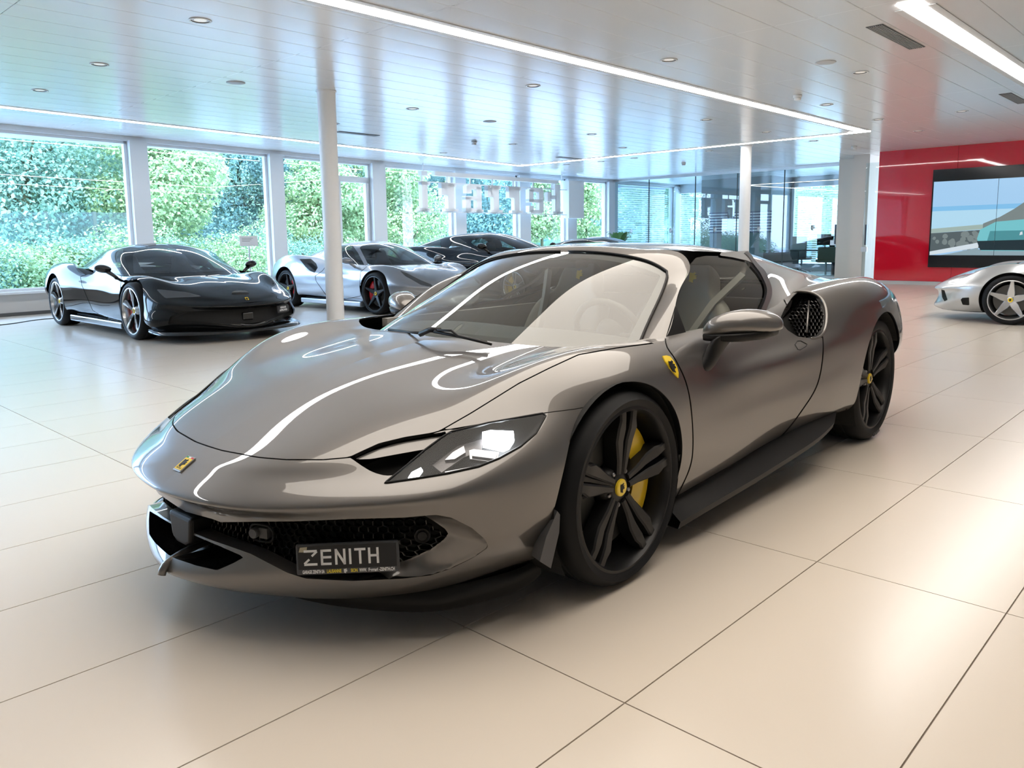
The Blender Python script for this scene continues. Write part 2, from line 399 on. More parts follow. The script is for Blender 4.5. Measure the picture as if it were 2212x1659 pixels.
WIN = glassmat('window_glass',(.76,.87,1.0),refl=1.2,ior=1.45)
def facade():
    # sill wall and head beam along the bent facade line
    def slab(name, y0, y1, t0, t1, z0, z1, m):
        ys = [y0]+([14.] if y0 < 14 < y1 else [])+[y1]; b = MB()
        for a,c in zip(ys[:-1],ys[1:]):
            V = [(facx(q)+t,q,z) for z in (z0,z1) for q,t in ((a,t0),(c,t0),(c,t1),(a,t1))]
            b.add(V,[(0,3,2,1),(4,5,6,7),(0,1,5,4),(1,2,6,5),(2,3,7,6),(3,0,4,7)])
        return struct(b.obj(name,m))
    slab('wall_west',-6.2,27.2,-.30,.02,0,.37,mat('sill_wall',(.62,.60,.58),rough=.6))
    slab('trim_1',-6.2,27.2,-.30,.10,.37,.41,FRAMEM)            # window board
    slab('trim_2',-6.2,27.2,-.30,.05,3.10,CZ+.02,FRAMEM)        # head beam
    slab('baseboard_west',-6.2,27.2,.02,.03,0,.06,mat('base_dark',(.10,.10,.10),rough=.6))
    posts = [(-5.2,-4.9),(.2,.5),(facy(274,300),facy(312,306)),(facy(577,330),facy(606,333)),(facy(799,354),facy(827,356)),(facy(978,380),facy(1001,382)),(facy(1118,390),facy(1141,392)),(facy(1222,400),facy(1241,402)),(facy(1311,402),facy(1330,404)),(26.5,26.8)]
    n = 3
    for a,b in posts:
        V = [(facx(q)+t,q,z) for z in (.40,3.11) for q,t in ((a,-.22),(b,-.22),(b,.10),(a,.10))]
        struct(MB().add(V,[(0,3,2,1),(4,5,6,7),(0,1,5,4),(1,2,6,5),(2,3,7,6),(3,0,4,7)]).obj('trim_%d'%n,FRAMEM)); n += 1
    k = 1
    for (a0,a1),(b0,b1) in zip(posts[:-1],posts[1:]):
        y0,y1 = a1,b0; f = MB(); t = .06
        def bar(ya,yb,za,zb):
            V = [(facx(q)+o,q,z) for z in (za,zb) for q,o in ((ya,-.14),(yb,-.14),(yb,-.03),(ya,-.03))]
            f.add(V,[(0,3,2,1),(4,5,6,7),(0,1,5,4),(1,2,6,5),(2,3,7,6),(3,0,4,7)])
        bar(y0,y1,.40,.40+t); bar(y0,y1,3.11-t,3.11); bar(y0,y0+t,.40,3.11); bar(y1-t,y1,.40,3.11)
        door = abs(a1-posts[3][1]) < 1e-6
        ym = facy(728,347)
        if door: bar(ym-.05,ym+.05,.4,3.11); bar(ym,y1,2.62,2.76); bar(ym+.05,ym+.11,.4,2.7); bar(y1-.14,y1,.4,2.7)
        w = struct(f.obj('window_%d'%k,FRAMEM)); k += 1
        for (ya,yb,za,zb) in (((y0+t,ym,.4+t,3.05),(ym,y1-t,.46,2.62),(ym,y1-t,2.76,3.05)) if door else ((y0+t,y1-t,.4+t,3.05),)):
            mesh('pane',[(facx(ya)-.085,ya,za),(facx(yb)-.085,yb,za),(facx(yb)-.085,yb,zb),(facx(ya)-.085,ya,zb)],[(0,1,2,3)],WIN,w)
def walls():
    cream = mat('wall_cream',(.66,.63,.58),rough=.6)
    struct(box('wall_east',(6.8,-6.2,0),(7.1,27.2,CZ+.1),cream)); struct(box('wall_south',(-17.2,-6.4,0),(7.1,-6.1,CZ+.1),cream))
    # red glass wall
    RED = mat('red_glass',(.66,.010,.03),rough=.04,spec=.6,coat=.6,coat_rough=.01)
    y = 20.38; rw = struct(box('wall_north',(-7.0,y+.03,0),(6.8,y+.25,CZ+.05),mat('red_back',(.3,.01,.02),rough=.6)))
    for i in range(8):
        xa = -7.0+i*1.73; o = box('red_panel',(xa+.003,y,.09),(min(xa+1.727,6.8),y+.02,CZ),RED,rw)
    struct(box('baseboard_north',(-7.0,y-.012,0),(6.8,y+.02,.085),mat('skirting_grey',(.55,.55,.55),rough=.5)))
    # beige niche between office and red wall
    BE = mat('niche_beige',(.72,.67,.61),rough=.6)
    struct(box('wall_niche',(-8.42,21.55,0),(-7.75,21.8,CZ),BE)); struct(box('wall_niche_side',(-7.75,20.75,0),(-7.35,21.8,CZ),BE))
    struct(box('trim_20',(-8.62,22.45,0),(-8.40,22.72,CZ),WHITE))
    gd = struct(mesh('door_1',[(-7.33,20.45,.02),(-7.02,20.45,.02),(-7.02,20.45,2.95),(-7.33,20.45,2.95)],[(0,1,2,3)],glassmat('door_glass',(.75,.85,.85),refl=1.5)))
    box('door_handle',(-7.26,20.38,.95),(-7.22,20.43,1.45),mat('steel_dark',(.06,.06,.07),rough=.35,metal=.5),gd); box('door_lock',(-7.34,20.40,.78),(-7.20,20.44,.90),mat('steel_light',(.6,.6,.6),rough=.4,metal=.6),gd)
    # video wall
    a = pon((2017,367),1,y-.06); b = pon((2003,577),1,y-.06); x0 = (a[0]+b[0])/2; z1,z0 = a[2],b[2]; x1 = 2.1
    v = empty('video_wall',(x0,y-.06,z0),0,'black framed video wall showing a turquoise car on a coast road','screen')
    W_,H_ = x1-x0,z1-z0
    box('bezel',(0,0,0),(W_,.06,H_),mat('bezel_black',(.006,.007,.009),rough=.15),v)
    pz1,pz0 = pon((2016,393),1,y-.06)[2]-z0,pon((2005,551),1,y-.06)[2]-z0; pw = W_-.03
    cols = dict(sky=(.42,.70,1.0),sea=(.25,.60,.95),haze=(.50,.80,1.),rail=(.40,.52,.48),road=(.30,.42,.48),rock=(.10,.13,.14),rock2=(.22,.27,.27),line=(.75,.85,.92),car=(.20,.62,.68),car2=(.08,.32,.36),glass=(.2,.5,.75),dark=(.012,.03,.04))
    E = {k_:mat('screen_'+k_,(0,0,0),rough=.2,emit=c,estr=.85) for k_,c in cols.items()}
    H2 = pz1-pz0; kz = lambda q: pz0+q*H2; kk = [0]
    def pic(P, c):
        kk[0] += 1; d = -.0006*kk[0]
        mesh('picture_area',[(q[0],d,kz(q[1])) for q in P],[tuple(range(len(P)))],E[c],v)
    x_ = lambda px: pon((px,470),1,y-.06)[0]-x0
    pic([(.03,0),(pw,0),(pw,1),(.03,1)],'sky'); pic([(.03,.66),(pw,.70),(pw,.63),(.03,.60)],'sea'); pic([(.03,.60),(pw,.63),(pw,.3),(.03,.3)],'haze')
    pic([(.03,.36),(x_(2150),.42),(x_(2160),.36),(.03,.30)],'rail'); pic([(.03,.30),(x_(2130),.34),(x_(2130),.10),(.03,.05)],'rock')
    random.seed(3)
    for i in range(26):
        cx_ = .1+random.random()*(x_(2125)-.15); cz = .08+random.random()*.2+cx_*.02; r = .015+random.random()*.03
        pic([(cx_+r*2*math.cos(t)*(.7+.5*random.random()),cz+r*math.sin(t)*1.2) for t in np.linspace(0,2*PI,8)[:-1]],'rock2')
    pic([(.03,.05),(x_(2118),.17),(x_(2118),.10),(.03,0)],'line'); pic([(.03,0),(.3,0),(x_(2118),.10),(x_(2118),.06),(pw,0),(.0+.03,0)],'road'); pic([(.25,0),(pw,0),(pw,.08),(x_(2118),.08)],'road')
    pic([(x_(2125),.42),(x_(2160),.50),(x_(2190),.60),(x_(2215),.70),(pw*.72,.82),(pw,.9),(pw,.3),(x_(2125),.36)],'rock2')
    C0 = x_(2114); pic([(C0,.22),(C0+.05,.34),(C0+.35,.44),(C0+1.0,.47),(C0+1.35,.62),(C0+2.3,.66),(C0+2.9,.5),(C0+3.0,.2),(C0+2.9,.05),(C0+.1,.06)],'car')
    pic([(C0+1.05,.48),(C0+1.38,.60),(C0+2.1,.63),(C0+2.2,.48)],'glass'); pic([(C0+.25,.32),(C0+2.2,.33),(C0+2.2,.16),(C0+.2,.18)],'car2'); pic([(C0,.19),(C0+2.3,.22),(C0+2.3,.06),(C0+.08,.07)],'dark')
    pic([(C0+.92,.50),(C0+1.06,.51),(C0+1.05,.56),(C0+.93,.55)],'dark'); pic([(C0+.82,.26),(C0+.88,.27),(C0+.87,.31),(C0+.83,.30)],'line')
    for px in (2153,): MB().box((x_(px)-.004,-.04,pz0),(x_(px)+.004,-.039,pz1)).obj('panel_seam',mat('seam',(.03,.05,.07),rough=.4),v)
def sign():
    """channel letters hung inside the glass to be read from the street: mirrored from here"""
    y0,y1 = facy(878,410)-.1,facy(1238,410)-.1; xs = lambda yy: facx(yy)+.42
    L = y1-y0; e = empty('hanging_sign',(xs(y0),y0,1.93),math.atan2(L,xs(y1)-xs(y0)),'white mirrored brand lettering on a rail frame hung before the windows','sign')
    SW = mat('sign_white',(.86,.86,.87),rough=.45); H = 1.08
    D = math.hypot(L,xs(y1)-xs(y0)); u = D/10.
    def rects(name, R, th=.14):
        b = MB()
        for (a,c,d,f_) in R: b.box((a,-th/2,c),(d,th/2,f_))
        return b.obj(name,SW,e)
    lh = .74            # letter height
    def put(name, cx, R, w):
        o = rects(name,[(cx-w/2+r[0]*w,r[1]*lh+.03,cx-w/2+r[2]*w,r[3]*lh+.03) for r in R])
        if R is rr:                       # slanted shoulder of the r
            b = MB(); b.V = [tuple(v.co) for v in o.data.vertices]; b.F = [tuple(f.vertices) for f in o.data.polygons]
            b.prism([(cx-w/2+q[0]*w,q[1]*lh+.03) for q in ((.28,.62),(.36,.50),(.36,.80),(.16,1.0),(.0,1.0),(.0,.90))],-.07,.07,ax=1)
            n_ = b.obj(name,SW,e); bpy.data.objects.remove(o)
    # mirrored glyphs, left to right: i r a r r e F
    wl = .95*u
    rr = [(.34,0,.68,1),(.18,0,.90,.10),(.34,.88,.80,1),(0,.58,.30,1),(.0,.82,.5,1.)]
    put('letter',.42*u,[(.32,0,.72,1),(.12,0,.92,.10),(.32,.90,.92,1)],.7*u); put('letter',.42*u,[(.32,1.22,.74,1.38)],.7*u)
    put('letter',1.75*u,rr,wl)
    put('letter',3.0*u,[(.64,0,.94,.92),(.54,0,1.04,.10),(.12,.84,.94,1.),(.06,.68,.36,.95),(.0,0,.30,.54),(.0,.44,.9,.58),(.0,0,.9,.14)],wl)
    put('letter',4.25*u,rr,wl); put('letter',5.5*u,rr,wl)
    put('letter',6.75*u,[(.68,.06,1.,.95),(.1,.86,.92,1.),(.0,.48,.30,.95),(.0,.44,.9,.57),(.1,0,.92,.14),(.0,.05,.30,.30)],wl)
    put('letter',8.0*u,[(.50,0,.84,1.22),(.36,0,1.02,.10),(.16,.60,.6,.76),(.02,.50,.26,.88)],wl*1.1)
    rects('long_bar',[(.95*u,H-.13,8.25*u,H-.02)])
    rects('rail',[(.1*u,0,8.9*u,.022)],.04); rects('rail',[(.1*u,lh+.03,8.9*u,lh+.055)],.04)
    for k in range(8): rects('hanger',[(k*1.25*u+.35*u,lh+.05,k*1.25*u+.40*u,H-.02)],.03)
    for k in (.05,.95): rects('drop_rod',[(k*9*u,H-.02,k*9*u+.02,CZ-1.93)],.02)
    rects('end_box',[(8.9*u,-.09,10.*u,H)],.22)
def office():
    y = 22.6
    G = glassmat('office_glass',(.72,.86,.86),refl=1.8,ior=1.5); ALU = mat('aluminium',(.55,.57,.58),rough=.35,metal=.6)
    x0,x1 = -16.5,-8.6; edges = [x0,-15.1,-13.35,-11.9,-10.4,x1]
    gp = empty('glass_partition',(x0,y,0),0,'floor to ceiling glass office partition with etched emblems','glass wall')
    for a,b in zip(edges[:-1],edges[1:]):
        mesh('pane',[(a-x0+.01,0,.03),(b-x0-.01,0,.03),(b-x0-.01,0,3.12),(a-x0+.01,0,3.12)],[(0,1,2,3)],G,gp)
        box('joint',(b-x0-.012,-.012,.02),(b-x0+.012,.012,3.13),mat('joint_dark',(.05,.07,.07),rough=.4),gp)
        horse('etched_emblem',frame(((a+b)/2-x0,-.006,1.42),(1,0,0),(0,0,1)),.16,mat('etched_white',(.85,.88,.88),rough=.6),gp,.002)
    box('rail',(0,-.03,0),(x1-x0,.03,.04),ALU,gp); box('rail',(0,-.03,3.11),(x1-x0,.03,CZ),ALU,gp)
    box('door_pull',(-8.85-x0,-.08,.95),(-8.82-x0,-.03,1.5),mat('steel_dark',(.06,.06,.07)),gp); box('door_lock',(-8.98-x0,-.03,.92),(-8.72-x0,.03,1.06),mat('steel_light',(.6,.6,.6)),gp)
    # back walls of the offices
    GW = mat('office_wall_grey',(.20,.24,.26),rough=.6)
    yb = 26.8
    struct(box('wall_office_1',(-14.7,25.3,0),(-12.1,25.45,CZ),GW)); struct(box('wall_office_2',(-10.25,yb,0),(-6.5,yb+.2,CZ),GW)); struct(box('wall_office_3',(-8.4,22.7,0),(-8.2,yb,CZ),GW))
    struct(box('wall_office_4',(-12.2,25.45,0),(-12.1,yb,CZ),GW)); struct(box('wall_office_5',(-15.45,yb,0),(-12.05,yb+.2,CZ),GW))
    for i,(a,b) in enumerate(((-16.6,-15.45),(-12.05,-10.25))):
        w = struct(MB().box((a,yb,0),(b,yb+.1,.25)).box((a,yb,2.85),(b,yb+.1,CZ)).box((a,yb,0),(a+.08,yb+.1,CZ)).box((b-.08,yb,0),(b,yb+.1,CZ)).obj('window_%d'%(20+i),FRAMEM))
        mesh('pane',[(a,yb+.05,.2),(b,yb+.05,.2),(b,yb+.05,2.9),(a,yb+.05,2.9)],[(0,1,2,3)],WIN,w)
        blind((a+.04,yb+.16),(b-.04,yb+.16),.3,2.85,'white slatted outside blind on the %s office window'%('corner' if i == 0 else 'desk'))
    blind((facx(23)-.34,22.9),(facx(26)-.34,26.4),.5,3.0,'white slatted outside blind on the side window beyond the glass partition')
    # desk, chairs, screen
    DK = mat('desk_dark',(.022,.018,.017),rough=.35); 
    d = empty('office_desk',(-10.7,24.7,0),0,'dark wooden office desk behind the glass partition','desk')
    bevel(box('top',(-1.15,-.40,.72),(1.15,.40,.76),DK,d),.004,1); box('front_panel',(-1.12,-.38,.02),(.05,-.35,.72),DK,d)
    box('side_panel',(-1.13,-.38,0),(-1.09,.38,.72),DK,d); box('side_panel',(1.09,-.38,0),(1.13,.38,.72),DK,d)
    c = empty('office_chair',(-11.1,25.6,0),PI,'pale high backed office chair behind the dark desk','chair'); CW = mat('chair_pale',(.50,.50,.49),rough=.6)
    bevel(box('backrest',(-.25,.18,.50),(.25,.26,1.18),CW,c),.04,3); bevel(box('seat',(-.25,-.25,.42),(.25,.25,.50),CW,c),.03,3)
    MB().tube([(0,0,.42),(0,0,.08)],.03,10).obj('stem',ALU,c)
    for k in range(5): a = 2*PI*k/5; MB().tube([(0,0,.09),(.28*math.cos(a),.28*math.sin(a),.04)],.018,6).lathe([(0,-.015),(.03,-.015),(.03,.015),(0,.015)],10,c=(.28*math.cos(a),.28*math.sin(a),.03)).obj('foot',ALU,c)
    g = empty('guest_chair',(-9.55,23.75,0),.5,'olive upholstered guest chair in front of the dark desk','chair'); CO = mat('chair_olive',(.16,.17,.13),rough=.8)
    bevel(box('backrest',(-.27,-.28,.46),(.27,-.20,.86),CO,g),.04,3); bevel(box('seat',(-.27,-.25,.40),(.27,.25,.48),CO,g),.03,3); MB().tube([(0,0,.40),(0,0,.03)],.03,10).lathe([(0,.03),(.25,.02),(.25,0)],20,ax=2).obj('pedestal',ALU,g)
    m = empty('monitor',(-10.0,24.75,.76),.9,'black computer monitor standing on the dark desk','monitor')
    bevel(box('screen',(-.27,-.02,.14),(.27,.02,.48),BLACKP,m),.008,2); MB().tube([(0,0,.16),(0,.03,.01)],.02,8).lathe([(0,.012),(.11,.012),(.11,0)],20,ax=2).obj('stand',ALU,m)
    o = tag(bevel(box('desk_phone',(-.07,-.05,0),(.07,.05,.20),BLACKP,None,loc=(-9.72,24.6,.76)),.01,2),'small black box shaped speaker on the dark desk','speaker')
    PS = mat('print_dark',(.05,.06,.13),rough=.3); PW = mat('print_white',(.75,.77,.80),rough=.3)
    for i,px in enumerate((1553,1606,1648)):
        x = pon((px,450),1,25.3)[0]; p = empty('wall_picture',(x,25.3,1.68),0,('square striped picture on the grey office wall, %s'%('left of the three','middle one behind the column','right of the three')[i]),'picture','striped pictures on the office wall')
        box('panel',(-.36,-.02,-.36),(.36,.0,.36),PS,p)
        for k in range(7): box('stripe',(-.34,-.024,-.30+k*.095),(.34,-.020,-.26+k*.095),PW,p)
def blind(a, b, z0, z1, label):
    a = np.array(a); b = np.array(b); d = b-a; L = np.hypot(*d); e = empty('window_blind',(a[0],a[1],0),math.atan2(d[1],d[0]),label,'blind')
    m = MB(); z = z0
    while z < z1: m.add([(0,-.022,z+.022),(L,-.022,z+.022),(L,.022,z-.022),(0,.022,z-.022)],[(0,1,2,3)]); z += .075
    o = m.obj('slats',mat('blind_slat',(.78,.80,.82),rough=.5),e); o['kind'] = 'stuff'
    box('head_rail',(0,-.04,z1),(L,.04,z1+.06),FRAMEM,e)
    for t in (.12,.88): MB().tube([(L*t,0,z0),(L*t,0,z1)],.004,4).obj('cord',FRAMEM,e)
def small_things():
    # potted plant
    _pp = pon((1334,515),1,18.6); p = empty('potted_plant',(_pp[0],18.6,0),0,'broad leaved green plant in a tall pot behind the cars','plant')
    MB().lathe([(.0,.75),(.17,.75),(.19,.78),(.20,.80),(.15,.0),(.0,.0)],28,ax=2).obj('pot',mat('pot_grey',(.25,.25,.25),rough=.5),p,True)
    LF = mat('plant_leaf',(.06,.20,.06),rough=.4); random.seed(5)
    for k in range(16):
        a = 2.4*k; l = .25+.22*random.random(); up = .25+.34*random.random(); w = .07+.04*random.random(); b = MB(); V = []
        for i in range(7):
            t = i/6; r = .03+l*t; z = .80+up*math.sin(t*1.9); ww = w*math.sin(PI*min(1,t*.9+.08))
            for s in (-1,0,1): V.append((r*math.cos(a)-s*ww*math.sin(a),r*math.sin(a)+s*ww*math.cos(a),z+(.012 if s else 0)))
        b.add(V,[(i*3+j,i*3+j+1,(i+1)*3+j+1,(i+1)*3+j) for i in range(6) for j in range(2)]); b.obj('leaf',LF,p,True)
    # price board behind the dark coupe
    c = empty('info_stand',(-13.6,7.3,0),1.2,'white information board on a stand behind the black coupe','sign')
    MB().tube([(0,0,0),(0,0,1.15)],.015,8).lathe([(0,.015),(.15,.01),(.15,0)],20,ax=2).obj('stand',FRAMEM,c); o = box('board',(-.16,-.012,-.10),(.16,.012,.10),WHITE,c); o.location = (0,0,1.22); o.rotation_euler = (-.5,0,0)
    for k in range(3): l_ = box('printed_line',(-.12,-.0135,.045-.03*k),(.08-.03*k,-.012,.053-.03*k),mat('print_grey',(.25,.25,.25)),o)
    # black charging cable on the floor by the window wall
    P = [pon(q,2,.006) for q in ((-60,706),(0,702),(40,697),(80,691),(112,688),(150,686))]
    tag(MB().tube(curve3(P,30),.008,6).obj('floor_cable',BLACKP,None,True),'thin dark cable lying on the floor behind the black coupe','cable')
# ================================================================ wheels and emblems shared by all cars
RUBBER = mat('tyre_rubber',(.0065,.007,.0085),rough=.6,spec=.3,bump=(60,.12,.002))
DISCM = mat('brake_disc_grey',(.10,.098,.095),rough=.45,metal=.6)
YEL = mat('caliper_yellow',(.80,.53,.02),rough=.3,coat=.5)
REDC = mat('caliper_red',(.55,.01,.012),rough=.3,coat=.5)
BADGEY = mat('badge_yellow',(.85,.60,.03),rough=.3,coat=.6)
CHROME = mat('chrome',(.8,.8,.8),rough=.12,metal=1.)
INK = mat('black_ink',(.006,.006,.006),rough=.5)
HORSE = np.array([(-.02,-.5),(.08,-.46),(.05,-.38),(.02,-.30),(.10,-.16),(.05,-.02),(.14,-.04),(.30,-.14),(.38,-.05),(.30,0),(.26,-.06),(.16,.04),(.12,.10),(.22,.14),(.34,.10),(.36,.18),(.24,.22),(.14,.20),(.12,.28),(.16,.38),(.26,.36),(.24,.42),(.14,.48),(.10,.54),(.07,.47),(0,.42),(-.05,.30),(-.10,.16),(-.20,.10),(-.26,.14),(-.30,.28),(-.26,.40),(-.32,.46),(-.40,.34),(-.40,.16),(-.32,.02),(-.24,-.06),(-.22,-.14),(-.32,-.20),(-.28,-.30),(-.36,-.38),(-.28,-.40),(-.18,-.28),(-.12,-.22),(-.06,-.24),(-.06,-.36),(-.10,-.46)])
def horse(name, mw, size, m, parent, depth=.0008, flip=False):
    """rearing-horse emblem as a thin raised plate"""
    P = HORSE*size; P = P*[-1,1] if flip else P
    P = P if not flip else P[::-1]
    b = bmesh.new(); vs = [b.verts.new((p[0],p[1],depth)) for p in P]; f = b.faces.new(vs); bmesh.ops.triangulate(b,faces=[f])
    ex = bmesh.ops.extrude_face_region(b,geom=b.faces[:]); bmesh.ops.translate(b,verts=[v for v in ex['geom'] if isinstance(v,bmesh.types.BMVert)],vec=(0,0,-depth))
    me = bpy.data.meshes.new(name); b.to_mesh(me); b.free(); me.transform(mw); me.materials.append(m)
    o = bpy.data.objects.new(name,me); COL.objects.link(o); o.parent = parent; return o
def arctext(name, s, size, r, th, m, y, parent, depth=.0012):
    """raised lettering bent around the wheel axis (y), reading clockwise, centred at angle th"""
    o = text(name,s,size,m,None,depth=depth); me = o.data
    for v in me.vertices:
        a = th-v.co.x/r; rr = r+v.co.y; d = v.co.z; v.co = (-rr*math.cos(a),y+d,rr*math.sin(a))
    o.parent = parent; return o
def wheel(car, pos, left, R, rimR, w, style, rim_m, cal_m=None, cap=True, phase=90., front=True, letters=None, n=64, bolt=True, sw=1.):
    """one wheel at pos (car coords of the tyre centre); outer face to the car's left or right"""
    rr = rimR; h = w/2; ry = 0. if left else PI
    e = MB()
    barrel = [(rr+.006,h-.004),(rr-.004,h-.002),(rr-.012,h-.014),(rr-.016,h-.04),(rr-.03,0),(rr-.03,-h+.02),(rr+.004,-h+.008)]
    root = e.lathe(barrel,n).obj('wheel',rim_m,car,True); root.location = pos; root.rotation_euler = (0,0,ry)
    autosmooth(root,40)
    prof = [(rr+.004,h-.006),(rr+.010,h-.001),(rr+.016,h+.002),(rr+.5*(R-rr),h+.006),(R-.022,h-.004),(R-.010,h-.016),(R-.003,h-.034)]
    tread = [(R,h-.05)]
    for g in (.42,.08,-.26,-.60):
        c = g*h; tread += [(R,c+.008),(R-.006,c+.006),(R-.006,c-.006),(R,c-.008)]
    prof = prof+tread+[(R-.003,-h+.034),(R-.012,-h+.014),(rr+.5*(R-rr),-h-.004),(rr+.004,-h+.006)]
    ty = MB().lathe(prof,n).obj('tyre',RUBBER,root,True); autosmooth(ty,50)
    if letters:
        for s,th in letters: arctext('tyre_lettering',s,.026,rr+.55*(R-rr),math.radians(th),mat('tyre_letter',(.07,.07,.072),rough=.5),h+.006,root)
    # spokes
    def sweep(path):
        """path: (r, t0, t1, yfront, yback) stations -> closed bar with bevelled front"""
        V = []
        for (r,t0,t1,yf,yb) in path:
            b = min(.006,(t1-t0)*.25); V += [(t0,yb,r),(t0,yf-.006,r),(t0+b,yf,r),(t1-b,yf,r),(t1,yf-.006,r),(t1,yb,r)]
        k = 6; F = [(i*k+a,i*k+(a+1)%k,(i+1)*k+(a+1)%k,(i+1)*k+a) for i in range(len(path)-1) for a in range(k)]
        F += [tuple(range(k))[::-1],tuple(range((len(path)-1)*k,len(path)*k))]
        return V,F
    s_ = rr/.254; yh,yr = h-.028,h-.012
    if style == 'twin':
        for k in range(5):
            m = MB()
            for sg in (1,-1):
                P = [(.045*s_,.002,.024,yh-.004,yh-.06),(.09*s_,.004,.030,yh,yh-.06),(.15*s_,.008,.046,yh+.004,yh-.05),(.19*s_,.010,.052,yr-.002,yh-.045),(.218*s_,.012,.044,yr,yh-.04),(.2535*s_,.014,.048,yr,yh-.035)]
                P = [(a*1.,b*s_,c*s_,d,e_) for a,b,c,d,e_ in P]
                V,F = sweep(P); V = [(sg*v[0],v[1],v[2]) for v in V]; F = F if sg > 0 else [f[::-1] for f in F]; m.add(V,F)
            V,F = sweep([(.045*s_,-.01,.01,yh-.014,yh-.05),(.15*s_,-.012,.012,yh-.020,yh-.05),(.245*s_,-.018,.018,yr-.03,yh-.04)]); m.add(V,F)
            o = m.obj('spoke',rim_m,root); o.rotation_euler = (0,math.radians(90-phase-72*k),0); autosmooth(o,32)
    elif style == 'star':
        for k in range(5):
            V,F = sweep([(.04*s_,-.030*s_*sw,.030*s_*sw,yh-.01,yh-.05),(.10*s_,-.030*s_*sw,.030*s_*sw,yh,yh-.05),(.16*s_,-.022*s_*sw,.022*s_*sw,yh+.006,yh-.04),(.247*s_,-.013*s_*sw,.013*s_*sw,yr,yh-.03)])
            o = MB().add(V,F).obj('spoke',rim_m,root); o.rotation_euler = (0,math.radians(90-phase-72*k),0); autosmooth(o,32)
    elif style == 'split':                       # five wide spokes, machined face with black flank
        for k in range(5):
            V,F = sweep([(.04*s_,-.018*s_,.026*s_,yh-.012,yh-.05),(.10*s_,-.030*s_,.026*s_,yh,yh-.05),(.17*s_,-.045*s_,.030*s_,yh+.006,yh-.04),(.247*s_,-.012*s_,.052*s_,yr,yh-.03)])
            o = MB().add(V,F).obj('spoke',BLACKG_W,root); o.rotation_euler = (0,math.radians(90-phase-72*k),0); autosmooth(o,32)
            V,F = sweep([(.11*s_,.010*s_,.025*s_,yh+.005,yh),(.17*s_,.004*s_,.031*s_,yh+.011,yh),(.215*s_,.006*s_,.042*s_,yr+.004,yh),(.247*s_,.020*s_,.052*s_,yr+.004,yh)])
            p = MB().add(V,F).obj('spoke_face',rim_m,root); p.rotation_euler = o.rotation_euler
    elif style == 'multi':
        for k in range(5):
            for sg in (1,-1):
                V,F = sweep([(.04*s_,-.006,.008,yh-.01,yh-.05),(.10*s_,.006*s_,.022*s_,yh,yh-.05),(.20*s_,.026*s_,.044*s_,yr,yh-.03),(.247*s_,.034*s_,.054*s_,yr,yh-.03)])
                V = [(sg*v[0],v[1],v[2]) for v in V]; F = F if sg > 0 else [f[::-1] for f in F]
                o = MB().add(V,F).obj('spoke',rim_m,root); o.rotation_euler = (0,math.radians(90-phase-72*k),0)
    hub = MB().lathe([(.0,yh-.012),(.038*s_,yh-.012),(.062*s_,yh-.022),(.07*s_,yh-.06)],32).obj('hub',rim_m,root,True)
    if cap:
        MB().lathe([(0,yh-.002),(.026,yh-.002),(.030,yh-.005),(.031,yh-.02)],32).obj('hub_cap',BADGEY,root)
        horse('hub_emblem',frame((0,yh-.0018,0),(-1,0,0),(0,0,1)),.034,INK,root)
    if bolt:
        for k in range(5):
            a = math.radians(phase+36+72*k); r = .056*s_
            MB().lathe([(0,yh-.012),(.006,yh-.012),(.008,yh-.015),(.008,yh-.035)],12,c=(r*math.cos(a),0,r*math.sin(a))).obj('wheel_bolt',mat('bolt_steel',(.35,.35,.36),rough=.3,metal=.9),root,True)
    MB().lathe([(.075*s_,.028),(.198*s_,.028),(.198*s_,.004),(.075*s_,.004)],48,close=True).obj('brake_disc',DISCM,root)
    if cal_m:
        m = MB(); a0,a1 = (-38,58); nn = 14; V = []
        sx = -1. if front else 1.
        if not left: sx = -sx
        for i in range(nn+1):
            a = math.radians(a0+(a1-a0)*i/nn); bulge = .006*math.sin(PI*i/nn)
            for r,yy in ((.125*s_,.0),(.118*s_,.052),(.165*s_,.060+bulge),(.21*s_,.052),(.218*s_,.0)): V.append((sx*r*math.cos(a),yy,r*math.sin(a)))
        F = [(i*5+k,i*5+k+1,(i+1)*5+k+1,(i+1)*5+k) for i in range(nn) for k in range(4)]+[tuple(range(5)),tuple(range(nn*5,nn*5+5))]
        if sx > 0: F = [f[::-1] for f in F]
        cp = m.add(V,F).obj('brake_caliper',cal_m,root); autosmooth(cp,40)
        if front and n > 50: arctext('caliper_lettering','Ferrari',.022,.165*s_,math.radians(180-10),INK,.066,cp)
    return root
BLACKG_W = mat('rim_gloss_black',(.008,.008,.009),rough=.18,coat=.5)
# ================================================================ the taupe convertible in front
class Frame:
    """car coordinates: x forward from the front axle, y to the car's left, z up"""
    def __init__(s, P, ang):
        s.P = np.array([P[0],P[1],0.]); s.ang = ang
        a = np.array([math.cos(ang),math.sin(ang),0]); b = np.array([-math.sin(ang),math.cos(ang),0]); s.M = np.array([a,b,[0,0,1.]])
        s.cam = s.M@(CC-s.P)
    def tow(s, c): return s.P+np.asarray(c,float)@s.M
    def proj(s, c): return project(s.tow(c))
    def dir(s, p): return s.M@pray(p)
    def on(s, p, ax, v):
        d = s.dir(p); return s.cam+d*((v-s.cam[ax])/d[ax])
    def cast(s, tree, px):
        out = []
        for p in px:
            d = s.dir(p); h = tree.ray_cast(Vector(s.cam),Vector(d/np.linalg.norm(d)))
            out.append((np.array(h[0]),np.array(h[1])) if h[0] is not None else None)
        return out
MF = Frame((-2.44515,2.12086), math.radians(-88.123))
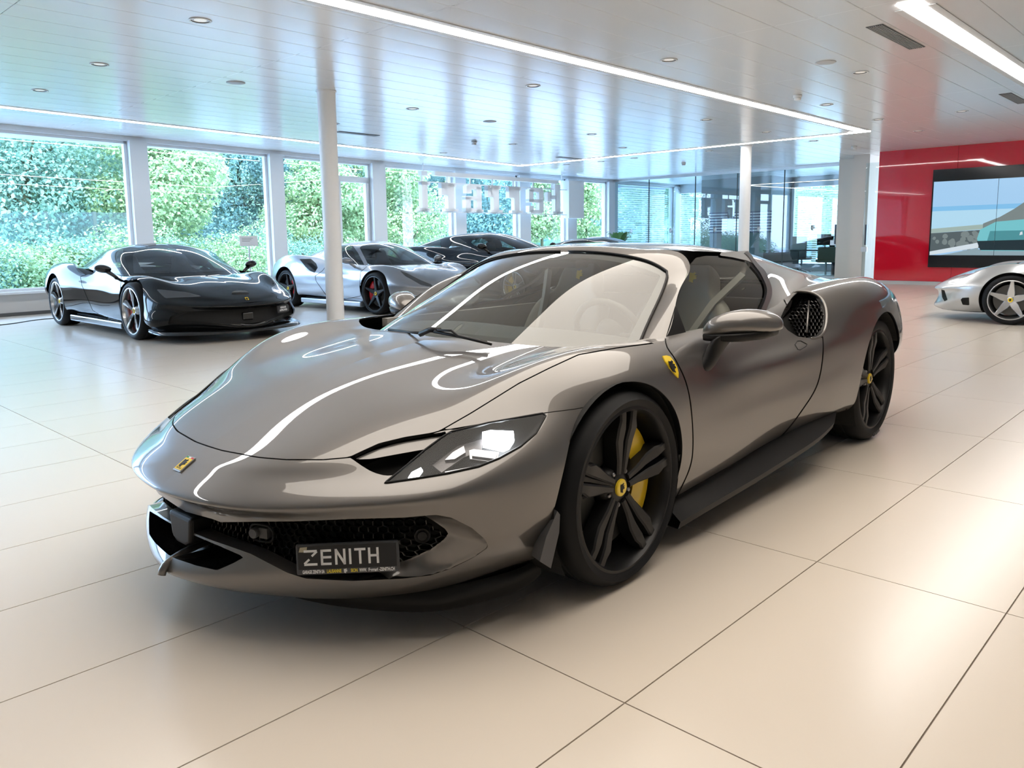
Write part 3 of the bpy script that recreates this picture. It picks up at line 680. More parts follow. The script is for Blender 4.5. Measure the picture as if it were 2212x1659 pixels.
BODY = [
 [(1.08,0,.135),(1.05,.2,.135),(.95,.42,.135),(.78,.60,.135),(.62,.70,.14),(.44,.76,.15),(.2,.82,.155),(-.05,.85,.16),(-.35,.86,.17),(-.6,.865,.185),(-1.,.865,.2),(-1.4,.865,.22),(-1.8,.90,.24),(-2.2,.93,.24),(-2.57,.94,.24),(-2.92,0.9,0.41),(-3.18,0.8,0.37),(-3.32,.5,.28),(-3.36,0,.28)],
 [(1.168,0,0.17),(1.125,0.2,0.17),(1.005,0.42,0.17),(0.81,0.63,0.17),(0.67,0.73,0.175),(.48,.81,.19),(.2,.87,.205),(-.05,.895,.21),(-.35,.905,.22),(-.6,.91,.235),(-1.,.905,.25),(-1.4,.905,.265),(-1.8,.945,.28),(-2.2,.965,.285),(-2.57,.968,.29),(-2.92,0.925,0.44),(-3.2,0.83,0.4),(-3.35,.5,.33),(-3.39,0,.33)],
 [(1.145,0,0.225),(1.125,0.2,0.225),(1.04,0.42,0.225),(0.865,0.635,0.23),(0.7,0.765,0.24),(.49,.86,.25),(.2,.90,.26),(-.05,.918,.265),(-.35,.925,.28),(-.6,.93,.30),(-1.,.93,.31),(-1.4,.935,.325),(-1.8,.968,.335),(-2.2,.98,.34),(-2.57,.98,.35),(-2.92,0.945,0.47),(-3.21,0.85,0.43),(-3.36,.5,.39),(-3.40,0,.39)],
 [(1.1,0,0.31),(1.09,0.2,0.31),(1.025,0.42,0.31),(0.88,0.645,0.31),(0.725,0.79,0.315),(0.5,0.895,0.325),(.2,.92,.33),(-.05,.935,.335),(-.35,.94,.35),(-.6,.942,.37),(-1.,.943,.38),(-1.4,.952,.39),(-1.8,.98,.40),(-2.2,.99,.41),(-2.57,.99,.42),(-2.91,0.96,0.5),(-3.22,0.86,0.47),(-3.37,.5,.46),(-3.41,0,.46)],
 [(1.115,0,0.398),(1.103,0.2,0.4),(1.035,0.42,0.404),(0.882,0.65,0.412),(0.72,0.812,0.42),(.485,.92,.40),(.2,.937,.40),(-.05,.947,.405),(-.35,.95,.42),(-.6,.949,.44),(-1.,.949,.45),(-1.4,.96,.455),(-1.8,.985,.465),(-2.2,.995,.48),(-2.57,.995,.49),(-2.91,0.97,0.535),(-3.22,0.87,0.53),(-3.37,.5,.53),(-3.41,0,.53)],
 [(1.172,0,0.434),(1.152,0.2,0.439),(1.076,0.42,0.447),(0.91,0.65,0.462),(0.73,0.82,0.477),(0.475,0.927,0.487),(.2,.945,.475),(-.05,.955,.48),(-.35,.955,.50),(-.6,.95,.51),(-1.,.948,.52),(-1.4,.96,.525),(-1.8,.985,.535),(-2.2,.997,.555),(-2.57,.997,.57),(-2.9,.975,.58),(-3.22,.87,.60),(-3.37,.5,.61),(-3.42,0,.61)],
 [(1.095,0,0.4934),(1.072,0.2,0.5017),(0.985,0.42,0.5087),(0.825,0.647,0.5165),(0.65,0.815,0.54),(.425,.91,.575),(.17,.942,.56),(-.05,.957,.575),(-.35,.955,.585),(-0.6,0.947,0.6),(-1,0.95,0.62),(-1.4,0.96,0.63),(-1.8,0.984,0.648),(-2.2,.995,.645),(-2.57,.995,.66),(-2.9,.965,.67),(-3.22,.86,.69),(-3.37,.5,.70),(-3.42,0,.70)],
 [(1.015,0,0.5403),(0.998,0.2,0.5423),(0.905,0.43,0.5601),(0.728,0.64,0.5755),(0.545,0.785,0.617),(.345,.872,.655),(.12,.93,.66),(-.07,.948,.672),(-.35,.943,.675),(-0.6,0.932,0.665),(-1,0.924,0.672),(-1.4,0.927,0.682),(-1.8,0.96,0.712),(-2.2,.983,.74),(-2.57,.983,.765),(-2.9,.95,.765),(-3.21,.84,.76),(-3.38,.5,.77),(-3.43,0,.77)],
 [(0.65,0,0.6838),(0.64,0.2,0.6828),(0.58,0.43,0.6837),(0.49,0.615,0.7053),(.375,.745,.745),(.225,.835,.75),(.06,.895,.745),(-.10,.915,.748),(-.36,.912,.745),(-.6,.905,.735),(-1.,.895,.725),(-1.4,.89,.735),(-1.8,.925,.785),(-2.2,.955,.845),(-2.57,.95,.865),(-2.9,.91,.855),(-3.19,.80,.825),(-3.38,.5,.83),(-3.44,0,.83)],
 [(0.3,0,0.7606),(0.295,0.2,0.7616),(0.27,0.43,0.7469),(0.21,0.61,0.7684),(.14,.735,.803),(.06,.80,.805),(-.03,.845,.80),(-.14,.868,.795),(-.37,.87,.79),(-.6,.868,.785),(-1.,.863,.783),(-1.4,.85,.797),(-1.8,.865,.865),(-2.2,.885,.925),(-2.57,.875,.94),(-2.9,.83,.91),(-3.16,.73,.86),(-3.36,.5,.85),(-3.41,0,.85)],
 [(-0.01,0,0.7959),(-0.015,0.2,0.798),(-0.04,0.43,0.7926),(-0.09,0.6,0.7929),(-.14,.695,.803),(-.19,.755,.81),(-.25,.785,.81),(-.32,.80,.81),(-.45,.81,.81),(-.62,.818,.815),(-1.,.823,.822),(-1.4,.80,.845),(-1.8,.765,.905),(-2.2,.755,.94),(-2.57,.73,.937),(-2.9,.69,.91),(-3.13,.62,.87),(-3.3,.45,.86),(-3.34,0,.86)]]
PAINT = mat('taupe_metallic_paint',(.152,.143,.137),rough=.40,metal=.72,coat=1.,coat_rough=.01)
PAINT.node_tree.nodes['Principled BSDF'].inputs['Coat IOR'].default_value = 1.62
BLACKG = mat('gloss_black',(.006,.006,.007),rough=.12,coat=.6)
BLACKP = mat('satin_black_plastic',(.012,.012,.013),rough=.45)
BLACKM = mat('matt_black',(.008,.008,.008),rough=.8)
def main_car():
    car = empty('sports_car',MF.P,MF.ang,'taupe metallic convertible supercar parked in front, facing the camera with headlight lit','car')
    B = Surf.grid(gridsurf(BODY,420,170))
    px = MF.proj(B.V); x,y,z = B.V.T; gap = 1.3
    full = B.join(B.mirror()); tree = full.tree()
    HOOD = [(300,920),(368,930),(390,942),(419,954.6),(479,973),(558,988),(618,993),(700,993),(756,988),(774,979),(819,958.5),(875,945),(932,936),(950,931),(1018,892),(1121,828),(1187,795),(1250,766),(1330,752),(1420,740),(1420,500),(300,500)]
    smo = lambda P,n=40: [tuple(q) for q in cspl(np.r_[0,np.cumsum(np.linalg.norm(np.diff(np.array(P,float),axis=0),axis=1))],np.array(P,float),np.linspace(0,np.linalg.norm(np.diff(np.array(P,float),axis=0),axis=1).sum(),n))]
    DOOR = [(1380,640),*smo([(1430,700),(1437,731),(1440,748),(1452,766),(1465,788),(1479,818),(1493,883),(1497,950),(1492,1004),(1478,1040),(1455,1085)]),(1520,1120),*smo([(1680,950),(1706,922),(1737,880),(1762,839),(1776,783),(1778,739),(1777,728)]),(1740,725),*smo([(1711,708),(1707,683),(1700,661),(1687,639),(1667,621),(1650,600)],20)]
    LB = [(950,931),(1056,913),(1124,901),(1176,892),(1240,884),(1302,873),(1360,862)]
    LAMP = [(975,933),(1056,913.5),(1124,901.5),(1172,893),(1178.5,898.6),(1158,936),(1124,965),(1079,990),(1034,1008),(966,1023),(898,1034),(832,1043.5),(876,1008),(921,970),(955,945)]
    DUCT = [(757,989),(774,979.5),(819,959.5),(875,946),(932,937),(966,933),(953,947),(920,971),(876,1009),(846,1028),(830,1027),(815,1023.5),(799,1017),(781,1006)]
    GRILLE = [(300,1060),(340,1082),(371,1096),(399,1105),(459,1121),(477,1128),(548,1127),(640,1126),(760,1121),(872,1118),(941,1112),(975,1118),(1019,1140),(1048,1165),(1055,1182),(1024,1204),(975,1228),(930,1243),(870,1250),(760,1255),(660,1250),(620,1237),(541,1196),(461,1168),(388,1137),(350,1118),(300,1095)]
    TRAY = [(330,1150),(388,1143),(461,1174),(528,1203),(505,1216),(469,1232),(425,1222),(380,1207),(335,1185)]
    INTAKE = [(1723,630),(1751,632.5),(1770,642),(1781,659),(1785,686),(1781,712),(1773,725),(1751,731),(1723,727),(1701,713),(1688,697),(1687,684),(1696,664),(1710,643)]
    gH,gD,gLB = sdpoly(px,HOOD),sdpoly(px,DOOR),sdline(px,LB)
    gLamp,gDuct,gGr,gTr,gIn = (sdpoly(px,P) for P in (LAMP,DUCT,GRILLE,TRAY,INTAKE))
    front = x > -.0; hid = np.where(x < -1.0,900.,0.)
    arch = np.minimum(np.hypot(x-.022,z-.34)-.372,np.hypot(x+2.571,z-.355)-.398)
    archg = np.where(y > .5,-arch,-9.)*500           # inside the arch: positive
    rear = (x < -2.2)
    holes = np.maximum.reduce([archg,np.where(front,-gLamp,-999),np.where(front,-gDuct,-999),np.where(front,-gGr,-999),np.where(front,-gTr,-999),np.where(rear,-999,-gIn)])
    def part(name,g,m=PAINT,parent=car): return B.clip(np.maximum(g,holes)).both(name,m,parent)
    def sides(name,g,m=PAINT,parent=car): return B.clip(np.maximum(g,holes)).sides(name,m,parent)
    below = -gLB if sdline(np.array([[1100.,1200.]]),LB)[0] < 0 else gLB      # positive below the fender joint
    below = np.where(px[:,0] < 952,900.,below)
    hood = part('hood',np.maximum(gH+gap,(-.3-x)*400))
    notH = np.where(x > -.3,gap-gH,-900)
    bumper = part('front_bumper',np.maximum.reduce([notH,gap*.7-below,(.05-x)*400]))
    inF = np.minimum(np.maximum(below+gap*.7,(.04-x)*400),(x-.05)*400)
    fender = sides('front_fender',np.maximum.reduce([notH,np.where(x < -.15,gap-gD,-900),inF,(-.9-x)*400]))
    door = sides('door',np.maximum.reduce([gD+gap,(x+.1)*400,(-2.1-x)*400]))
    quarter = part('rear_fender',np.maximum.reduce([np.where(x > -2.1,gap-gD,-900),(x+.9)*400]))
    # dark backing just under the skin: closes the shut lines
    bk = B.clip(np.maximum.reduce([archg,np.where(front,np.maximum.reduce([-gLamp,-gDuct,-gGr,-gTr]),-999),np.where(rear,-999,-gIn)])).offset(-.007)
    bk.both('inner_panel',BLACKM,car)
    # ---- windscreen, frame, roof
    WS = [[(.03,0,.785),(.01,.25,.782),(-.07,.48,.77),(-.19,.64,.755),(-.335,.745,.735)],
          [(-.28,0,.925),(-.30,.24,.92),(-.355,.45,.90),(-.43,.59,.872),(-.515,.69,.848)],
          [(-.58,0,1.045),(-.59,.23,1.038),(-.62,.42,1.015),(-.655,.545,.985),(-.70,.64,.955)],
          [(-.86,0,1.125),(-.86,.22,1.12),(-.85,.40,1.10),(-.84,.51,1.075),(-.82,.60,1.036)]]
    W = gridsurf(WS,60,50); SW = Surf.grid(W); SW.both('windshield',glassmat('car_glass',(.82,.88,.85),refl=2.0,ior=1.5),car)
    fv,fu = np.mgrid[0:50,0:60]; fr = np.minimum.reduce([(59-fu)/59.*1.2,(fv)/49.*1.1,(49-fv)/49.]).ravel()
    SW.offset(-.004).clip(fr-.085).both('windshield_frit',mat('frit_black',(.02,.02,.02),rough=.5),car)
    inner = np.vstack([W[:,-1],W[-1,::-1][1:]])
    OUT = [(-.43,.805,.79),tuple(MF.on((1437,731),1,.805)),tuple(MF.on((1459,659),1,.755)),tuple(MF.on((1477.6,607),1,.69)),tuple(MF.on((1490,572),1,.632)),(-1.0,.56,1.115),(-.995,.40,1.138),(-.985,.2,1.15),(-.98,0,1.153)]
    d = np.r_[0,np.cumsum(np.linalg.norm(np.diff(inner,axis=0),axis=1))]; inner = cspl(d[::6],inner[::6],np.linspace(0,d[::6][-1],70)) if False else inner[np.linspace(0,len(inner)-1,70).astype(int)]
    outer = curve3(OUT,70)
    nb = 12; rows = []
    for k in range(nb+1):
        t = k/nb; q = inner+(outer-inner)*t; n = np.array([.15,0,.6])*np.ones((70,1)); n[:,1] = np.clip(q[:,1]*1.6,0,1.1); n /= np.linalg.norm(n,axis=1,keepdims=True)
        rows.append(q+n*(.016*math.sin(PI*t)+.006*(1-t))[:,None] if False else q+n*(.012*math.sin(PI*t)))
    FR = Surf.grid(np.array(rows)); FR.both('windshield_frame',PAINT,car)
    seal = MB()
    for s in (1,-1): seal.tube([(p[0]+.004,p[1]*s,p[2]+.004) for p in inner[::2]],.005,6)
    seal.obj('windshield_seal',BLACKP,car,True)
    RF = gridsurf([[outer[k] for k in (44,52,61,69)],[(-1.3,.575,1.118),(-1.3,.42,1.15),(-1.3,.2,1.165),(-1.3,0,1.168)],[(-1.56,.565,1.112),(-1.56,.40,1.138),(-1.56,.2,1.15),(-1.56,0,1.152)]],24,20)
    Surf.grid(RF,flip=True).both('roof_panel',BLACKG,car)
    # ---- side glass
    SG = gridsurf([[(-.30,.80,.78),(-.75,.822,.80),(-1.15,.818,.815),(-1.75,.80,.83)],[(-.30,.755,.88),(-.75,.772,.90),(-1.15,.768,.91),(-1.75,.74,.92)],[(-.30,.69,.98),(-.75,.695,1.0),(-1.15,.69,1.01),(-1.75,.66,1.02)],[(-.30,.60,1.08),(-.75,.60,1.09),(-1.15,.59,1.105),(-1.75,.56,1.11)]],120,60)
    G = Surf.grid(SG); G = G if G.N[:,1].mean() > 0 else Surf.grid(SG,flip=True); gp = MF.proj(G.V)
    GL = [(1437,733),(1459,659),(1477.6,607),(1490,572),(1503,557),(1525,552.5),(1552,553),(1608,563),(1633,575),(1648,598),(1652,621),(1656,628),(1652,643),(1640,671),(1620,690),(1535,713),(1483,721)]
    TRI = [(1436,733),(1458.5,658),(1482,721)]
    g1 = sdpoly(gp,GL); g2 = sdpoly(gp,TRI)
    gl = G.clip(np.maximum(g1,-g2)); glass = glassmat('side_glass',(.92,.96,.92),refl=1.3,ior=1.5)
    dr = car
    gl.sides('side_window',glass,dr); G.clip(g2).offset(.002).sides('quarter_window',BLACKP,dr)
    def ribbon(name,pairs,m,lift=0.,n=60):
        """strip on the side-glass surface between paired pixel points"""
        t = G.offset(lift).tree(); A = np.array([p[0]+p[1] for p in pairs],float); dd = np.r_[0,np.cumsum(np.linalg.norm(np.diff(A[:,:2],axis=0),axis=1))]; A = cspl(dd,A,np.linspace(0,dd[-1],n))
        a,b = MF.cast(t,A[:,:2]),MF.cast(t,A[:,2:]); k = [i for i in range(n) if a[i] and b[i]]
        V = [a[i][0] for i in k]+[b[i][0] for i in k]; m_ = len(k)
        return Surf(np.array(V),np.array([[-.1,.9,.35]]*len(V)),[(i,i+1,m_+i+1,m_+i) for i in range(m_-1)]).sides(name,m,dr)
    OT = [(1611,541),(1620,547),(1637,569),(1651,583),(1660,600),(1667,621),(1667,639),(1662,654),(1653,676)]; IT = [(1605,545),(1613,550),(1630,573),(1640,586),(1648,600),(1656,621),(1656,636),(1652,650),(1641,674)]; IS = [(1601,551),(1608,557),(1625,578),(1635,590),(1643,602),(1651,622),(1651,636),(1647,649),(1636,672)]
    ribbon('pillar_trim',list(zip(OT,IT)),PAINT,.010)
    ribbon('window_seal',list(zip(IT,IS)),BLACKP,.006)
    RC = [(1552,554),(1560,542),(1580,538),(1614,542),(1630,573),(1612,565),(1580,558)]
    G.offset(.007).clip(sdpoly(gp,RC)).sides('roof_corner',mat('taupe_dark_reflection',(.07,.066,.062),rough=.4),dr)  # body paint with its dark reflection put into the colour
    # ---- buttress and deck
    U = [[(-1.35,.803,.836),(-1.6,.786,.870),(-1.85,.762,.903),(-2.2,.757,.934),(-2.6,.73,.93),(-3.05,.655,.88)],
         [(-1.51,.74,.925),(-1.68,.70,.95),(-1.9,.67,.955),(-2.2,.64,.955),(-2.6,.60,.94),(-3.05,.54,.895)],
         [(-1.60,.66,1.035),(-1.75,.62,1.043),(-1.95,.59,1.03),(-2.25,.56,1.0),(-2.6,.53,.96),(-3.05,.49,.90)],
         [(-1.57,.57,1.108),(-1.75,.53,1.10),(-1.95,.50,1.078),(-2.25,.47,1.03),(-2.6,.44,.972),(-3.05,.42,.90)],
         [(-1.56,.40,1.135),(-1.75,.40,1.115),(-1.95,.40,1.085),(-2.25,.39,1.03),(-2.6,.38,.97),(-3.05,.38,.895)],
         [(-1.56,.2,1.145),(-1.75,.25,1.08),(-1.95,.3,1.0),(-2.25,.3,.95),(-2.6,.3,.92),(-3.05,.3,.88)],
         [(-1.56,0,1.147),(-1.75,0,1.08),(-1.95,0,1.0),(-2.25,0,.95),(-2.6,0,.92),(-3.05,0,.88)]]
    UU = gridsurf(U,140,100); SU = Surf.grid(UU,flip=True); up = MF.proj(SU.V)
    gU = -sdpoly(up,OT[1:]+[(1600,760),(1400,760),(1400,520),(1600,535)])
    SU.clip(np.where((SU.V[:,1] > .45)&(SU.V[:,0] > -1.8),gU,-999)).both('rear_buttress',PAINT,car)
    DK = gridsurf([[(-2.9,.62,.88),(-3.15,.60,.872),(-3.33,.45,.858)],[(-2.9,.3,.885),(-3.15,.3,.875),(-3.34,.25,.858)],[(-2.9,0,.885),(-3.15,0,.875),(-3.35,0,.858)]],20,20)
    Surf.grid(DK,flip=True).both('rear_deck',PAINT,car)
    main_details(car,B,full,tree,G,dict(px=px,gLamp=gLamp,gDuct=gDuct,gGr=gGr,gTr=gTr,gIn=gIn,LAMP=LAMP,DUCT=DUCT,GRILLE=GRILLE,TRAY=TRAY,INTAKE=INTAKE))
    return car
GREYPL = mat('grey_plastic',(.09,.09,.095),rough=.5)
def hexmesh(c0, c1, cell, wire, toPt, inside, aspect=1.):
    """hexagon lattice in 2-D (a,b) mapped to space; returns MB of bevelled wire frames"""
    m = MB(); a0,b0 = c0; a1,b1 = c1; r = cell/math.sqrt(3); j = 0; b = b0
    while b < b1:
        a = a0+(cell/2 if j%2 else 0)
        while a < a1:
            if inside(a,b):
                P = [toPt(a+r*math.sin(PI/3*k)*.999,b+r*math.cos(PI/3*k)*aspect) for k in range(6)]
                rin = r-wire; Q = [toPt(a+rin*math.sin(PI/3*k),b+rin*math.cos(PI/3*k)*aspect) for k in range(6)]
                if all(p is not None for p in P+Q):
                    P = [p[0] for p in P]; Q0 = [q[0]+q[1]*.002 for q in Q]; Q1 = [q[0]-q[1]*.014 for q in Q]
                    m.add(P+Q0+Q1,[(k,(k+1)%6,6+(k+1)%6,6+k) for k in range(6)]+[(6+k,6+(k+1)%6,12+(k+1)%6,12+k) for k in range(6)])
            a += cell
        b += 1.5*r*aspect; j += 1
    return m
def main_details(car, B, full, tree, G, D):
    px = D['px']; x,y,z = B.V.T; front = x > 0
    def loop3(P, tr=tree, dense=6):
        P = np.array(P,float); o = []
        for a,b in zip(P,np.roll(P,-1,0)):
            k = max(2,int(np.hypot(*(b-a))/dense)); o += [a+(b-a)*t/k for t in range(k)]
        return MF.cast(tr,o)
    def lip(name, P, vec, depth, m, parent=car, keep=lambda p: True, both=True, n=4, curl=0.):
        """return flange running inwards from an opening's edge"""
        L = loop3(P); V = []; idx = []
        for h in L: idx.append(len(V) if h is not None and keep(h[0]) else None); V.append(h) if idx[-1] is not None else None
        VV = []; 
        for (p,nn) in V:
            d = np.array(vec) if vec is not None else -nn
            for k in range(n+1):
                t = k/n; VV.append(p+d*depth*t+(-nn)*curl*math.sin(PI/2*t))
        F = []; c = len(idx)
        for i in range(c):
            a,b = idx[i],idx[(i+1)%c]
            if a is None or b is None: continue
            for k in range(n): F.append((a*(n+1)+k,b*(n+1)+k,b*(n+1)+k+1,a*(n+1)+k+1))
        mm = MB().add(VV,F); o = mm.obj(name,m,parent,True)
        if both: MB().add([(v[0],-v[1],v[2]) for v in VV],[f[::-1] for f in F]).obj(name,m,parent,True)
        return o
    # ---------------- grille: recessed skin, honeycomb, flange
    gGr,gTr,gIn = D['gGr'],D['gTr'],D['gIn']
    MESHP = [(300,1060),(340,1082),(371,1096),(399,1105),(459,1121),(477,1128),(548,1127),(640,1126),(760,1121),(872,1117),(905,1124),(940,1142),(967,1160),(975,1172),(965,1188),(935,1215),(900,1232),(868,1243),(760,1258),(660,1252),(620,1238),(541,1196),(461,1168),(388,1137),(350,1118),(300,1095)]
    gM = sdpoly(px,MESHP)
    tt_ = np.clip(-gGr,0,None)/(np.clip(-gGr,0,None)+np.clip(gM,0,None)+1e-6); dep = .05*tt_**.65
    disp = lambda d_: Surf.grid((B.V-B.N*d_[:,None]).reshape(170,420,3))
    inner = disp(dep)
    scoop = inner.clip(np.where(front,np.maximum(gGr,-gM),99)); 
    # recompute scoop normals from its own shape
    scoop.sides('grille_scoop',PAINT,car)
    back = B.offset(-.075).clip(np.where(front,gM-14,99)); back.both('grille_backing',BLACKM,car)
    st = B.offset(-.050); stt = st.join(st.mirror()).tree()
    def yz(a,b):
        h = stt.ray_cast(Vector((2.,a,b)),Vector((-1,0,0)))
        if h[0] is None or h[0].x < .3: return None
        n = np.array(h[1]); n = n if n[0] > 0 else -n
        return np.array(h[0]),n
    def inm(a,b):
        h = yz(abs(a),b)
        return h is not None and sdpoly(MF.proj(np.array([h[0]])),MESHP)[0] < 1
    hx = hexmesh((-.80,.13),(.80,.44),.0225,.0017,yz,inm)
    hx.obj('grille_mesh',BLACKG,car)
    lip('grille_flange',D['GRILLE'],(-1,0,0),.05,PAINT,keep=lambda p: p[1] > -.004 and p[1] < .62)
    # ---------------- centre tray, radar box, strut
    lip('tray_wall',D['TRAY'],(-1,0,-.05),.16,BLACKG,keep=lambda p: p[1] > -.004)
    tb = B.clip(np.where(front,gTr-6,99)); Surf(tb.V-np.array([.17,0,0]),tb.N,tb.F).both('tray_back',BLACKM,car)
    rb = MB().prism([(.075,.345),(.062,.262),(.03,.246),(-.03,.246),(-.062,.262),(-.075,.345)],1.0,1.118,ax=0)
    o = rb.obj('radar_housing',BLACKP,car); bevel(o,.012,3)
    s3 = curve3([(1.02,0,.225),(1.09,0,.222),(1.14,0,.21),(1.175,0,.19),(1.185,0,.168)],14)
    MB().tube(s3,[.010]*4+[.012]*6+[.013]*4,10).obj('tow_strut',PAINT,car,True)
    # ---------------- number plate
    pl,pr = (h[0]+h[1]*.004 for h in MF.cast(tree,[(640,1209),(863,1201)]))
    xa = pr-pl; nrm = np.cross(xa,(-.12,-.12,1.)); nrm /= np.linalg.norm(nrm); nrm = nrm if nrm[0] > 0 else -nrm
    def onpl(p): q = MF.dir(p); return MF.cam+q*(((pl-MF.cam)@nrm)/(q@nrm))
    c3 = [onpl(p) for p in ((641,1177),(863,1166),(861,1235),(637,1243))]
    ctr = np.mean(c3,axis=0); xa = (c3[1]-c3[0]+c3[2]-c3[3]); ya = (c3[0]-c3[3]+c3[1]-c3[2])/2
    wd = np.linalg.norm(xa)/2; hg = np.linalg.norm(ya); Mx = frame(ctr,xa,ya)
    PL = mat('plate_frame_grey',(.07,.072,.078),rough=.45); PB = mat('plate_face',(.022,.022,.024),rough=.35); WHT = mat('plate_white',(.85,.85,.85),rough=.5); YEP = mat('plate_yellow',(.75,.6,.05),rough=.5)
    hw,hh = wd/2,hg/2
    pf = MB().box((-hw,-hh,-.012),(hw,hh,.002)); o = pf.obj('number_plate',PL,car); o.data.transform(Mx); bevel(o,.006,2)
    def onp(m_): m_.data.transform(Mx); m_.parent = o; return m_
    onp(MB().box((-hw*.95,-hh*.62,.002),(hw*.955,hh*.86,.0032)).obj('plate_face',PB))
    tx = MB(); S = hh*.5; yo = hh*.12; st_ = .17*S
    def bar(x0,y0,x1,y1,t): 
        d = np.array([x1-x0,y1-y0]); d = d/np.linalg.norm(d); nn = np.array([-d[1],d[0]])*t/2
        P = [np.array([x0,y0])+nn,np.array([x0,y0])-nn,np.array([x1,y1])-nn,np.array([x1,y1])+nn]
        tx.prism([tuple(p+[0,yo]) for p in P],.0032,.0042)
    W = hw*1.66; gx = -hw*.83; lw = W/6; bw = lw*.74; t = S*.30
    X = gx; bar(X,S*.85,X+bw*1.25,S*.85,t); bar(X+bw*1.25,S*.80,X+bw*.75,S*.2,t*.9); bar(X+bw*.5,-S*.2,X+bw*.02,-S*.75,t*.9); bar(X,-S*.85,X+bw*1.25,-S*.85,t)
    X = gx+lw*1.18
    for yy in (.85,0,-.85): bar(X,S*yy,X+bw,S*yy,t)
    bar(X+t/2,-S,X+t/2,S,t)
    X = gx+lw*2.18; bar(X+t/2,-S,X+t/2,S,t); bar(X+bw-t/2,-S,X+bw-t/2,S,t); bar(X+t*.4,S*.95,X+bw-t*.4,-S*.95,t)
    X = gx+lw*3.16; bar(X+t/2,-S,X+t/2,S,t)
    X = gx+lw*3.55; bar(X,S*.85,X+bw*1.05,S*.85,t); bar(X+bw*.525,-S,X+bw*.525,S,t)
    X = gx+lw*4.5; bar(X+t/2,-S,X+t/2,S,t); bar(X+bw-t/2,-S,X+bw-t/2,S,t); bar(X,0,X+bw,0,t)
    onp(tx.obj('plate_lettering',WHT))
    for s,cx_,mm,sz,sh in (('GARAGE ZENITH SA',-.66,WHT,.15,0),('LAUSANNE',-.26,YEP,.15,0),('SION',.13,YEP,.15,0),('WWW.',.30,WHT,.15,0),('Ferrari',.495,WHT,.15,.2),('-ZENITH.CH',.76,WHT,.15,0)):
        tt = text('plate_small_text',s,hh*.30,mm,None,depth=.0004,bold=.0004); wv = [v.co.x for v in tt.data.vertices]; want = {'GARAGE ZENITH SA':.43,'LAUSANNE':.28,'SION':.13,'WWW.':.14,'Ferrari':.18,'-ZENITH.CH':.30}[s]*hw
        tt.data.transform(Matrix.Translation((cx_*hw,-hh*.80,.0022))@Matrix.Diagonal((want/(max(wv)-min(wv)),1,1,1))); onp(tt)
    horse('plate_emblem',Mx@Matrix.Translation((-.035*hw,-hh*.80,.0022)),hh*.3,WHT,o)
    onp(MB().prism([(-hw*.90,hh*.80),(-hw*.76,hh*.82),(-hw*.78,hh*.48),(-hw*.93,hh*.5)],.0032,.0036).obj('plate_tape',mat('tape_tan',(.45,.4,.28),rough=.6)))
    # ---------------- parking sensor and towing-eye cover
    def at(p,tr=stt):
        h = MF.cast(tr,[p])[0]; return h[0],(h[1] if h[1][0] > 0 else -h[1])
    for s in (1,-1):
        p,n = at((912,1152)); n = n*np.array([1,s,1]); p = p*np.array([1,s,1])
        u = MB().lathe([(0,.024),(.013,.024),(.014,.018),(.022,.022),(.024,.016),(.024,-.01)],24,ax=2).obj('parking_sensor',BLACKP,car,True)
        u.data.transform(frame(p,np.cross((0,0,1.),n),(0,0,1))); autosmooth(u,30)
    p,n = at((575,1147)); ring = [(.042*math.copysign(abs(math.cos(a))**.6,math.cos(a)),.026*math.copysign(abs(math.sin(a))**.7,math.sin(a)),.018) for a in np.linspace(0,2*PI,25)]
    u = MB().tube(ring,.004,6).obj('tow_cover',BLACKP,car,True); u.data.transform(frame(p,np.cross((0,0,1.),n),(0,0,1)))
    u2 = MB().lathe([(0,.034),(.014,.034),(.016,.03),(.016,0)],20,ax=2,c=(-.022,0,0)).box((-.01,-.016,0),(.02,.016,.02)).obj('tow_eye',GREYPL,car); u2.data.transform(frame(p,np.cross((0,0,1.),n),(0,0,1)))
    # ---------------- splitter and underbody
    SPL = [(1.02,0,.115),(1.0,.2,.112),(.955,.30,.11),(.90,.44,.105),(.81,.60,.10),(.70,.735,.10),(.55,.80,.10),(.40,.83,.105),(.34,.83,.12)]
    e = curve3(SPL,40); m = MB(); V = [tuple(p) for p in e]+[(p[0]-.05,p[1]*.96,p[2]+.05) for p in e]+[(.3,p[1]*.9,.12) for p in e]; n = 40
    F = [(k*n+i,k*n+i+1,(k+1)*n+i+1,(k+1)*n+i) for k in (0,) for i in range(n-1)]+[(2*n+i,2*n+i+1,i+1,i) for i in range(n-1)]
    m.add(V,F); m.add([(v[0],-v[1],v[2]) for v in V],[f[::-1] for f in F]); m.obj('front_splitter',BLACKP,car,True)
    MB().prism([(.93,.30),(.82,.46),(.66,.58),(.42,.60),(.40,.5),(-.40,.5),(-.42,.80),(-2.1,.80),(-2.1,.5),(-3.0,.5),(-3.0,.7),(-3.25,.6),(-3.25,-.6),(-3.0,-.7),(-3.0,-.5),(-2.1,-.5),(-2.1,-.80),(-.42,-.80),(-.40,-.5),(.40,-.5),(.42,-.60),(.66,-.58),(.82,-.46),(.93,-.30)],.13,.19).obj('underbody',BLACKM,car)
    # ---------------- wheel wells
    for cx_,cz,r,yo,yi,ae in ((.022,.34,.374,.93,.52,1.18),(-2.571,.355,.40,.96,.5,.84)):
        for s in (1,-1):
            V = []; nn = 40
            for k in range(nn+1):
                a = -PI*.18+PI*(ae+.18)*k/nn
                for yy in (yo,yi): V.append((cx_+r*math.cos(a),s*yy,cz+r*math.sin(a)))
            F = [(2*k,2*k+1,2*k+3,2*k+2) for k in range(nn)]+[tuple(2*k+1 for k in range(nn+1))]
            MB().add(V,F).obj('wheel_well',BLACKM,car)
